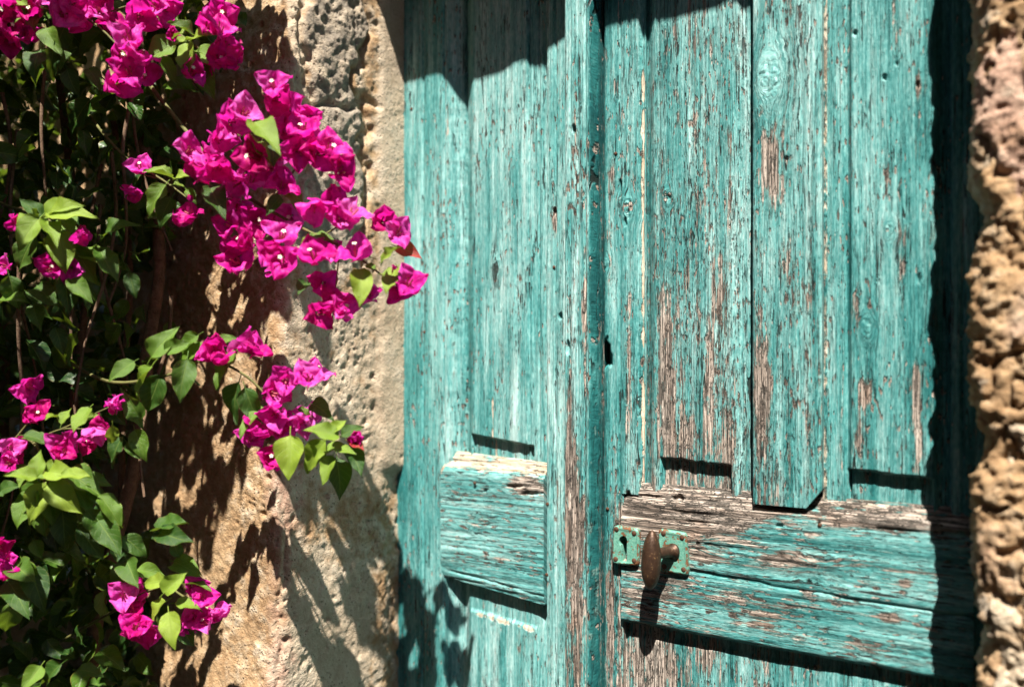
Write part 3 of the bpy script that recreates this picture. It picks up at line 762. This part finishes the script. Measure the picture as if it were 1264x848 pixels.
LEAFS = [leaf_grid(12, 9, random.uniform(.24, .33), random.uniform(.20, .75), random.uniform(.10, .45), .050, k, random.uniform(1.05, 1.4), random.uniform(.52, .70)) for k in range(8)]
def leaf_mesh(k, tint):
    V, Q, L = LEAFS[k]
    # a short petiole behind the blade
    seg = 5; PV = []
    for i, y in enumerate((-.22, -.1, 0.03)):
        for a in range(seg): PV.append((.014 * math.cos(6.283 * a / seg), y, -.012 + .014 * math.sin(6.283 * a / seg) - .25 * (y ** 2)))
    b = len(V); PQ = [(b + i * seg + a, b + i * seg + (a + 1) % seg, b + (i + 1) * seg + (a + 1) % seg, b + (i + 1) * seg + a) for i in range(2) for a in range(seg)]
    L2 = L.copy(); L2[:, 2] = tint
    PL = np.tile(np.array([[.5, .5, min(tint + .1, .8)]]), (len(PV), 1))
    return mesh_np('leaf', np.concatenate([V, np.array(PV)]), np.concatenate([Q, np.array(PQ)]), M_leaf, {'luv': np.concatenate([L2, PL])})
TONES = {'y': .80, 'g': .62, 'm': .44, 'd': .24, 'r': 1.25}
LEAFM = {(k, c): leaf_mesh(k, v) for k in range(8) for c, v in TONES.items()}

def flower_mesh(seed, bud=False):
    ra = np.random.default_rng(seed)
    Vs, Qs, Ls, Ms = [], [], [], []; off = 0
    n, m = 13, 11
    L0 = .039
    for k in range(3):
        a0 = 2 * math.pi * k / 3 + ra.uniform(-.25, .25)
        t = np.linspace(0, 1, n)[:, None] + np.zeros((1, m)); s = np.linspace(-1, 1, m)[None, :] + np.zeros((n, 1))
        w = (t + .02) ** .44 * (1 - t) ** .95; w = w / w.max() * ra.uniform(.44, .54) * L0
        op0 = ra.uniform(.15, .4) if not bud else .05
        op1 = ra.uniform(.75, 1.9) if not bud else ra.uniform(.1, .35)
        ang = op0 + (op1 - op0) * t ** .9
        dt = 1 / (n - 1)
        rr = np.cumsum(np.sin(ang), 0) * dt * L0; zz = np.cumsum(np.cos(ang), 0) * dt * L0
        rr = rr - rr[:1] + .0015; zz = zz - zz[:1]
        ph = ra.uniform(0, 6.3, 6)
        cup = ra.uniform(-.05, .55) * w * s ** 2 + .0028 * np.sin(t * 8 + ph[0] + 2.5 * s) * np.abs(s) + .0013 * np.sin(t * 17 + ph[1] - 4 * s) + .0026 * np.sin(s * 5 + ph[2]) * t + .0055 * (fbm(s * 2.2, t * 3.5, seed + k * 3.3, 5, 3) - .5) * (t + .2)
        tang = s * w; curl = .0
        # local frame: radial, tangential, up ; normal of the bract = (-cos ang, 0, sin ang)
        R = rr - cup * np.cos(ang); Zc = zz + cup * np.sin(ang); T = tang + .0025 * np.sin(t * 4 + ph[3]) * t
        x = R * math.cos(a0) - T * math.sin(a0); y = R * math.sin(a0) + T * math.cos(a0)
        V = np.stack([x, y, Zc], -1).reshape(-1, 3)
        Vs.append(V); Qs.append(gridfaces(n, m, off)); off += len(V)
        Ls.append(np.stack([s, t, np.full_like(s, ra.uniform(.25, .75))], -1).reshape(-1, 3)); Ms += [0] * ((n - 1) * (m - 1))
    if not bud:
        nt = 3
        for k in range(nt):
            a0 = 2 * math.pi * k / 3 + .5
            seg = 6; tl = ra.uniform(.014, .021); top = None
            for i, (tt, r) in enumerate(((0, .0011), (.4, .0015), (.75, .0012), (1, .0015))):
                c = np.array([math.cos(a0) * (.0022 + .0022 * tt), math.sin(a0) * (.0022 + .0022 * tt), tt * tl + .002])
                ring = [c + np.array([r * math.cos(6.283 * q / seg), r * math.sin(6.283 * q / seg), 0]) for q in range(seg)]
                Vs.append(np.array(ring)); Ls.append(np.tile([[0, 0, .5]], (seg, 1)))
                top = c
            for i in range(3):
                for q in range(seg): Qs.append(np.array([[off + i * seg + q, off + i * seg + (q + 1) % seg, off + (i + 1) * seg + (q + 1) % seg, off + (i + 1) * seg + q]])); Ms.append(1)
            off += 4 * seg
            if k == 0 and ra.uniform() < .45:
                R = .0038
                pts = [top + np.array([0, 0, .0004])]
                for q in range(10):
                    r = R if q % 2 == 0 else R * .62
                    pts.append(top + np.array([r * math.cos(.6283 * q), r * math.sin(.6283 * q), .0012 + (.0006 if q % 2 else 0)]))
                Vs.append(np.array(pts)); Ls.append(np.tile([[0, 0, .5]], (11, 1)))
                for q in range(0, 10, 2):
                    Qs.append(np.array([[off, off + 1 + (q + 9) % 10, off + 1 + q, off + 1 + (q + 1) % 10]])); Ms.append(2)
                off += 11
    return mesh_np('flower', np.concatenate(Vs), np.concatenate(Qs), [M_bract, M_tube, M_star], {'luv': np.concatenate(Ls)}, True, Ms)
FLOW = [flower_mesh(100 + k) for k in range(16)]
BUD = [flower_mesh(200 + k, True) for k in range(3)]
camv = Vector((0, -DIST, H))
PLANT = empty('bougainvillea', (-1.75, -0.42, 0), 'magenta flowering bougainvillea climbing the stone wall', 'climbing plant')

def tube(pts, rad, seg=7, closed_end=True, gnarl=0.0):
    pts = np.asarray(pts, float); n = len(pts)
    # smooth the path
    tt = np.linspace(0, n - 1, (n - 1) * 6 + 1); i0 = np.clip(np.floor(tt).astype(int), 0, n - 2); f = tt - i0
    p0, p1, p2, p3 = pts[np.maximum(i0 - 1, 0)], pts[i0], pts[i0 + 1], pts[np.minimum(i0 + 2, n - 1)]
    f = f[:, None]
    S = .5 * (2 * p1 + (p2 - p0) * f + (2 * p0 - 5 * p1 + 4 * p2 - p3) * f ** 2 + (3 * p1 - p0 - 3 * p2 + p3) * f ** 3)
    R = np.interp(tt, np.arange(n), rad)
    T = np.gradient(S, axis=0); T /= np.linalg.norm(T, axis=1)[:, None] + 1e-9
    A = np.cross(T, [0.31, -.9, .3]); A /= np.linalg.norm(A, axis=1)[:, None] + 1e-9
    B = np.cross(T, A)
    a = np.linspace(0, 2 * math.pi, seg, endpoint=False)
    rr = R[:, None] * (1 + gnarl * (fbm(tt[:, None] * 1.3, np.cos(a)[None] * 1.5, np.sin(a)[None] * 1.5, 3, 3) - .5))
    V = S[:, None, :] + rr[..., None] * (np.cos(a)[None, :, None] * A[:, None, :] + np.sin(a)[None, :, None] * B[:, None, :])
    m = len(S)
    i = np.arange(m - 1)[:, None] * seg + np.arange(seg)[None]; j = np.arange(m - 1)[:, None] * seg + (np.arange(seg)[None] + 1) % seg
    return V.reshape(-1, 3), np.stack([i, j, j + seg, i + seg], -1).reshape(-1, 4)

def place_leaf(par, b, t, Z, tone, mesh=None):
    dz = random.uniform(-.012, .012) - (.028 if tone == 'y' else 0)
    B = Vector(PZ(*b, Z + dz)); T = Vector(PZ(*t, Z + dz + random.uniform(-.03, .012)))
    d = T - B; ln = d.length; d.normalize()
    look = (camv - B).normalized()
    nrm = look * random.uniform(.4, .8) + Vector(SUN) * random.uniform(.5, 1.1) + Vector((random.uniform(-.5, .5), random.uniform(-.5, .5), random.uniform(-.2, .5)))
    x = d.cross(nrm).normalized(); nz = x.cross(d)
    o = link('leaf', LEAFM[(random.randrange(8), tone)], par)
    s = min(ln * 1.10, .060)
    o.matrix_basis = Matrix(((x.x * s, d.x * s, nz.x * s, B.x), (x.y * s, d.y * s, nz.y * s, B.y), (x.z * s, d.z * s, nz.z * s, B.z), (0, 0, 0, 1)))
    return o
def place_flower(par, px, py, Z, size=1.0, bud=False, face=None):
    c = Vector(PZ(px, py, Z + random.uniform(-.03, .03)))
    look = (camv - c).normalized()
    f = look * .75 + Vector(SUN) * .45 + Vector((random.gauss(.1, .62), random.gauss(0, .4), random.gauss(-.05, .62)))
    f.normalize()
    q = f.to_track_quat('Z', 'Y') @ Matrix.Rotation(random.uniform(0, 6.28), 3, 'Z').to_quaternion()
    s = size * random.uniform(.82, 1.08)
    o = link('flower', random.choice(BUD if bud else FLOW), par)
    o.matrix_basis = Matrix.Translation(c - f * .012) @ q.to_matrix().to_4x4() @ Matrix.Scale(s, 4)
    return o
def z2(l, sc_, ox, oy): return [tuple([a[0] / sc_ + ox, a[1] / sc_ + oy, *a[2:]]) for a in l]
def zl2(l, sc_, ox, oy): return [((a / sc_ + ox, b / sc_ + oy), (c / sc_ + ox, d / sc_ + oy), t) for (a, b, c, d, t) in l]

SPRAYS = []
# the large blossom-laden branch reaching over the door's edge
SPRAYS.append(dict(Z=1.08, stem=[(150, 60, 1.2), (220, 150, 1.12), (290, 230, 1.09), (360, 275, 1.08), (430, 310, 1.08), (478, 345, 1.09)], r=.0035,
    side=[[(300, 220), (335, 150), (345, 105)], [(330, 255), (370, 200), (385, 160)], [(350, 275), (320, 300), (290, 320)], [(420, 300), (415, 350), (410, 400)], [(400, 290), (440, 270), (480, 275)]],
    flowers=z2([(320, 100), (335, 150), (365, 168), (240, 185), (200, 215), (165, 265), (80, 295), (110, 365), (160, 345), (150, 310), (315, 350), (270, 315), (260, 380), (370, 225), (430, 200), (410, 235), (440, 270), (400, 300), (365, 300), (460, 305), (490, 290), (520, 355), (350, 395), (220, 390), (225, 460), (190, 510), (275, 505), (200, 580), (240, 560), (220, 620), (375, 490), (350, 545), (350, 615), (320, 600), (440, 465), (500, 450), (550, 480), (520, 490), (440, 600), (480, 585), (470, 685), (460, 770), (525, 765), (500, 735), (645, 500), (690, 530), (690, 690), (720, 680), (600, 715), (565, 590)], 2.356, 200, 60),
    buds=[(424, 384), (338, 335)],
    leaves=zl2([(580, 640, 572, 740, 'y'), (605, 605, 530, 580, 'g'), (640, 620, 665, 575, 'y'), (690, 640, 738, 705, 'y'), (682, 638, 650, 690, 'y'), (425, 548, 500, 545, 'g'), (360, 405, 415, 460, 'g'), (265, 215, 335, 255, 'y'), (240, 260, 320, 310, 'y'), (315, 262, 330, 315, 'd'), (140, 405, 175, 455, 'm'), (70, 410, 98, 436, 'g'), (680, 575, 745, 600, 'r'), (430, 545, 400, 560, 'y'), (345, 430, 310, 470, 'm'), (620, 640, 590, 625, 'g'), (190, 300, 230, 330, 'd'), (420, 680, 400, 700, 'm'), (640, 655, 690, 655, 'y')], 2.356, 200, 60)))
SPRAYS.append(dict(Z=1.12, stem=[(-60, -80, 1.25), (30, 0, 1.16), (110, 25, 1.12), (165, 80, 1.11)], r=.003, side=[[(110, 25), (150, 10), (190, 0)]],
    flowers=[(15, 28), (38, 12), (90, 8), (122, 10), (100, 22), (78, 18), (140, 32), (158, 48), (172, 20), (160, 88), (178, 92), (148, 102), (172, 70), (150, 68), (190, 6), (205, 12), (35, 42), (3, 10), (10, 52), (130, -8), (60, -8)], buds=[(12, 45), (33, 38)],
    leaves=zl2([(130, 40, 115, 112, 'g'), (90, 35, 15, 95, 'g'), (170, 105, 210, 190, 'g'), (200, 180, 188, 295, 'd'), (270, 200, 222, 248, 'm'), (150, 30, 190, 20, 'm'), (250, 260, 285, 350, 'd'), (330, 260, 372, 300, 'm'), (100, 20, 60, -10, 'y'), (150, 190, 110, 270, 'm')], 3.03, 0, 0)))
SPRAYS.append(dict(Z=1.12, stem=[(120, -60, 1.2), (180, 10, 1.15), (225, 45, 1.12), (245, 60, 1.12)], r=.0025, side=[[(232, 50), (262, 40), (280, 30)]],
    flowers=[(265, 22), (272, 35), (258, 30), (280, 55), (287, 72), (270, 72), (238, 90), (246, 88), (275, 20)], buds=[(214, 40)],
    leaves=zl2([(665, 165, 526, 218, 'g'), (725, 132, 648, 80, 'g'), (712, 152, 775, 112, 'y'), (700, 165, 690, 250, 'y'), (605, 212, 660, 295, 'g'), (722, 235, 797, 335, 'g'), (730, 192, 803, 218, 'g'), (695, 125, 640, 130, 'y'), (700, 150, 640, 165, 'y')], 3.03, 0, 0)))
SPRAYS.append(dict(Z=1.13, fs=.85, stem=[(100, 130, 1.25), (150, 190, 1.16), (200, 222, 1.13), (232, 245, 1.12)], r=.0025, side=[[(200, 222), (172, 215)], [(205, 225), (170, 240)]],
    flowers=[(172, 204), (228, 268), (232, 262)], buds=[(166, 240), (160, 236), (172, 210)],
    leaves=zl2([(645, 665, 553, 628, 'y'), (620, 690, 548, 788, 'g'), (655, 668, 700, 640, 'y'), (642, 740, 592, 835, 'm'), (700, 710, 728, 742, 'm'), (775, 718, 828, 762, 'm'), (650, 690, 690, 690, 'y'), (640, 650, 615, 620, 'g')], 3.03, 0, 0)))
SPRAYS.append(dict(Z=1.12, fs=.72, stem=[(-70, 200, 1.25), (0, 250, 1.17), (55, 268, 1.12), (95, 310, 1.12), (150, 330, 1.14)], r=.0025, side=[[(60, 275), (66, 320)], [(90, 290), (102, 290)]],
    flowers=[(62, 332), (72, 328), (60, 325), (88, 332), (2, 328)], buds=[(102, 288), (99, 292), (18, 275)],
    leaves=zl2([(160, 118, 275, 90, 'y'), (130, 130, 62, 205, 'y'), (115, 185, 38, 305, 'm'), (140, 125, 70, 65, 'm'), (185, 110, 242, 168, 'g'), (185, 170, 218, 285, 'y'), (240, 220, 312, 360, 'g'), (322, 232, 402, 335, 'm'), (215, 325, 220, 435, 'd'), (340, 190, 405, 125, 'm'), (95, 125, 55, 135, 'y'), (150, 140, 190, 185, 'y'), (0, 395, 62, 372, 'g'), (85, 370, 140, 405, 'm'), (230, 330, 290, 380, 'g'), (120, 350, 170, 395, 'm'), (105, 100, 130, 130, 'y'), (420, 310, 445, 380, 'm'), (150, 120, 210, 60, 'y'), (165, 150, 260, 190, 'g'), (120, 150, 60, 160, 'g'), (170, 190, 165, 270, 'y'), (200, 300, 170, 380, 'm'), (260, 250, 360, 250, 'g'), (30, 320, 60, 420, 'm'), (110, 420, 125, 490, 'm'), (180, 490, 210, 560, 'd')], 2.65, 0, 220)))
SPRAYS.append(dict(Z=1.09, fs=.84, stem=[(60, 430, 1.28), (130, 470, 1.16), (200, 465, 1.10), (255, 445, 1.09), (305, 465, 1.08), (355, 515, 1.08), (420, 548, 1.08)], r=.003, side=[[(255, 445), (275, 435), (305, 425)], [(320, 478), (345, 482), (385, 465)], [(345, 505), (320, 535)]],
    flowers=[(258, 436), (272, 440), (265, 430), (304, 424), (314, 430), (345, 478), (338, 486), (352, 470), (382, 466), (392, 460), (310, 540), (318, 530), (345, 520), (340, 512), (350, 528), (336, 570), (340, 562), (384, 512), (376, 522)], buds=[(440, 540)],
    leaves=zl2([(250, 285, 248, 395, 'y'), (330, 295, 280, 365, 'y'), (358, 285, 305, 265, 'y'), (365, 285, 405, 262, 'm'), (345, 330, 318, 385, 'y'), (355, 335, 362, 418, 'd'), (385, 310, 405, 368, 'd'), (195, 222, 135, 270, 'g'), (268, 225, 300, 238, 'g'), (135, 165, 112, 250, 'd'), (45, 60, -2, 90, 'g'), (20, 115, 0, 245, 'm'), (60, 90, -20, 115, 'g'), (130, 95, 75, 165, 'g'), (150, 180, 175, 250, 'm'), (330, 320, 375, 300, 'y'), (380, 295, 410, 305, 'r'), (300, 215, 330, 225, 'm'), (90, 75, 125, 60, 'g'), (340, 280, 370, 250, 'y'), (-60, 130, -110, 205, 'g'), (-40, 150, -75, 235, 'm'), (-60, 110, -20, 45, 'g'), (-100, 120, -150, 150, 'g'), (-30, 100, 20, 75, 'g')], 1.811, 220, 380)))
SPRAYS.append(dict(Z=1.11, fs=.70, stem=[(-80, 520, 1.25), (-10, 540, 1.16), (40, 545, 1.12), (62, 600, 1.11), (80, 640, 1.12)], r=.003, side=[[(40, 545), (75, 530), (110, 530)], [(75, 530), (140, 500)], [(20, 540), (40, 515)]],
    flowers=[(40, 513), (46, 508), (12, 552), (18, 560), (8, 572), (22, 548), (72, 550), (84, 545), (80, 556), (116, 538), (110, 545), (122, 532), (2, 675), (8, 690), (4, 705), (30, 482), (38, 478)], buds=[(142, 496), (140, 500), (62, 598)],
    leaves=zl2([(95, 345, 32, 405, 'g'), (92, 335, 22, 322, 'y'), (92, 332, 95, 272, 'y'), (118, 322, 168, 318, 'y'), (160, 318, 248, 360, 'g'), (105, 378, 108, 495, 'g'), (150, 405, 168, 555, 'd'), (128, 355, 188, 388, 'g'), (180, 390, 198, 445, 'g'), (212, 415, 262, 485, 'm'), (243, 378, 302, 440, 'g'), (190, 455, 272, 545, 'd'), (78, 368, 38, 445, 'g'), (225, 365, 250, 395, 'm'), (80, 488, 102, 528, 'g'), (55, 540, 85, 600, 'g'), (35, 552, 78, 578, 'm'), (140, 188, 115, 182, 'y'), (150, 205, 168, 165, 'y'), (195, 195, 238, 182, 'y'), (218, 165, 178, 208, 'y'), (275, 208, 275, 255, 'y'), (58, 232, 118, 238, 'm'), (300, 235, 260, 300, 'd'), (130, 370, 150, 400, 'r'), (345, 190, 300, 140, 'm'), (310, 160, 350, 200, 'g'), (60, 330, 45, 360, 'y'), (0, 370, 30, 350, 'm'), (310, 250, 340, 290, 'm'), (112, 348, 60, 455, 'y'), (115, 350, 140, 470, 'g'), (120, 345, 200, 430, 'y'), (108, 342, 50, 300, 'g'), (118, 338, 150, 280, 'y'), (150, 330, 215, 330, 'y'), (180, 350, 225, 420, 'g'), (100, 350, 20, 440, 'm'), (200, 340, 270, 350, 'g'), (20, 590, 60, 640, 'm'), (30, 640, 20, 720, 'g'), (240, 440, 290, 520, 'm'), (300, 480, 360, 520, 'm'), (380, 460, 450, 440, 'm'), (390, 470, 450, 480, 'd'), (70, 560, 110, 640, 'd'), (330, 220, 350, 280, 'g')], 1.981, 0, 420)))
SPRAYS.append(dict(Z=1.12, fs=.78, stem=[(60, 800, 1.3), (130, 760, 1.18), (195, 725, 1.12), (225, 735, 1.11), (250, 755, 1.11)], r=.0025, side=[[(195, 725), (165, 740), (170, 775)]],
    flowers=[(160, 728), (166, 738), (152, 735), (163, 752), (176, 778), (186, 782), (168, 772), (242, 725), (250, 735), (240, 760), (252, 768), (264, 758), (232, 770), (272, 752)],
    buds=[],
    leaves=zl2([(405, 638, 348, 682, 'y'), (420, 585, 515, 570, 'g'), (400, 618, 445, 570, 'y'), (335, 560, 398, 570, 'g'), (425, 540, 475, 555, 'g'), (412, 665, 420, 735, 'y'), (428, 642, 482, 642, 'y'), (440, 690, 472, 745, 'd'), (405, 590, 345, 590, 'y'), (440, 530, 420, 490, 'm'), (100, 795, 58, 850, 'g'), (190, 805, 245, 808, 'm'), (150, 790, 90, 840, 'm'), (310, 540, 330, 590, 'm')], 1.981, 0, 420)))
nfl = nlf = 0
LIT = []
for sp in SPRAYS:
    pts = [PZ(*q) for q in sp['stem']]
    V, Q = tube(pts, np.linspace(sp['r'], .0012, len(pts)))
    Vs, Qs, off = [V], [Q], len(V)
    for sd_ in sp['side']:
        z = sp['Z']
        V, Q = tube([PZ(x, y, z + .004) for x, y in sd_], np.linspace(.0014, .0009, len(sd_)), 6)
        Vs.append(V); Qs.append(Q + off); off += len(V)
    spray = link('flowering_spray', mesh_np('flowering_spray', np.concatenate(Vs), np.concatenate(Qs), M_twig), PLANT)
    for f in sp['flowers']: place_flower(spray, f[0], f[1], sp['Z'] - .01, sp.get('fs', .95)); nfl += 1; LIT.append(PZ(f[0], f[1], sp['Z']))
    for f in sp['buds']: place_flower(spray, f[0], f[1], sp['Z'] - .015, .62, True); nfl += 1
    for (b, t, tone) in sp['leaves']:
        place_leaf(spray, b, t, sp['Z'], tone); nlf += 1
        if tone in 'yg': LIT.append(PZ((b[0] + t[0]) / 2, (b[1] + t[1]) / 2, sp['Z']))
print('flowers', nfl, 'leaves', nlf)

# main stems
STEMS = [([(-1.72, -.40, 0.0), (-1.68, -.42, .5), (-1.62, -.44, .95), (-1.60, -.43, 1.4), (-1.66, -.45, 1.9), (-1.60, -.5, 2.4)], .017, .010),
         ([(-1.78, -.44, 0.0), (-1.85, -.48, .6), (-1.80, -.50, 1.2), (-1.95, -.52, 1.8), (-1.9, -.55, 2.3)], .014, .007),
         ([PZ(178, 470, 1.30), PZ(188, 400, 1.30), PZ(196, 330, 1.30), PZ(190, 240, 1.30), PZ(165, 130, 1.27), PZ(120, -40, 1.25)], .011, .008),
         ([PZ(95, 560, 1.3), PZ(92, 470, 1.32), PZ(105, 360, 1.34), PZ(85, 200, 1.33), PZ(60, -20, 1.3)], .007, .006),
         ([PZ(150, 640, 1.33), PZ(152, 480, 1.35), PZ(160, 330, 1.36), PZ(140, 150, 1.34)], .006, .005),
         ([PZ(178, 470, 1.30), PZ(160, 600, 1.32), PZ(120, 760, 1.34), PZ(110, 900, 1.34)], .011, .013)]
for k in range(12):
    a, b = random.uniform(-20, 215), random.uniform(-60, 60)
    zz = random.uniform(1.18, 1.28); y0 = random.uniform(-60, 420); ln = random.uniform(220, 420)
    STEMS.append(([PZ(a + b * q + 14 * math.sin(q * 5 + k), y0 + ln * q, zz + .03 * math.sin(q * 4 + k)) for q in (0, .25, .5, .75, 1)], .0032, .0018))
for pts, r0, r1 in STEMS:
    V, Q = tube(pts, np.linspace(r0, r1, len(pts)), 12, gnarl=.7)
    link('trunk', mesh_np('trunk', V, Q, M_bark), PLANT)

# the dark mass of foliage behind and above the sprays: leaves beyond counting
def leaf_cloud(samples):
    Vs, Qs, Ls = [], [], []; off = 0
    for (c, size, tint) in samples:
        k = random.randrange(8); V, Q, L = LEAFS[k]
        d = Vector((random.gauss(.1, .6), random.gauss(-.15, .5), random.gauss(-.45, .5))).normalized()
        nrm = Vector((random.gauss(.2, .5), random.gauss(-.5, .5), random.gauss(.6, .4)))
        x = d.cross(nrm).normalized(); nz = x.cross(d)
        Mx = np.array([[*x], [*d], [*nz]]) * size
        Vs.append(V @ Mx + np.asarray(c) - np.array(d) * size * .5); Qs.append(Q + off); off += len(V)
        L2 = L.copy(); L2[:, 2] = tint; Ls.append(L2)
    return mesh_np('foliage', np.concatenate(Vs), np.concatenate(Qs), M_leaf, {'luv': np.concatenate(Ls)})
EDGE = np.array([(-400, 330), (-120, 330), (-10, 290), (60, 262), (130, 225), (200, 205), (300, 195), (360, 165), (430, 190), (500, 185), (560, 150), (640, 150), (700, 185), (780, 205), (850, 190), (1000, 200)], float)
def wall_Z(px):
    dx, dy, _ = ray(px, HOR); return (DIST - DL) / dy
smp = []
while len(smp) < 3000:
    py = random.uniform(-40, 930); px = random.uniform(-260, 300)
    ed = np.interp(py, EDGE[:, 0], EDGE[:, 1])
    if px > ed + random.gauss(-12, 18): continue
    zf = 1.15 + random.random() ** .8 * .16; zw = wall_Z(px) - .05
    z = min(zf + random.random() ** 1.5 * .18, zw)
    if len(smp) % 3 == 0: z = zw - random.random() * .06
    c = PZ(px, py, z)
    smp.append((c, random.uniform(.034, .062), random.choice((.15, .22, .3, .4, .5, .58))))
# unseen overhead vine leaves, placed along sun lines to shade the mass, sparing sprays
su = np.array(SUN); A1 = np.cross(su, [0, 0, 1.0]); A1 /= np.linalg.norm(A1); A2 = np.cross(su, A1)
KEEP = np.array(LIT); KEEP = np.stack([KEEP @ A1, KEEP @ A2], 1)
n2 = tries = 0
while n2 < 4600 and tries < 60000:
    tries += 1
    py = random.uniform(-60, 900); px = random.uniform(-200, 345)
    ed = np.interp(py, EDGE[:, 0], EDGE[:, 1]) + 105 * ss(470, 370, py) + 25 * ss(520, 400, py)
    if px > ed: continue
    T = PZ(px, py, random.uniform(1.13, wall_Z(px)))
    k = max((H + .56 - T[2]) / su[2], .05) + random.random() ** 1.5 * .35
    c = T + su * k
    qx, qy = proj(*c)
    if qy > -30 and -60 < qx < 1300: continue
    p2 = np.array([c @ A1, c @ A2])
    if np.min(np.hypot(*(KEEP - p2).T)) < .032: continue
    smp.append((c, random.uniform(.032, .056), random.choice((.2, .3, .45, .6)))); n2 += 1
print('crown', n2, tries)
fo = link('foliage', leaf_cloud(smp), PLANT); fo['kind'] = 'stuff'
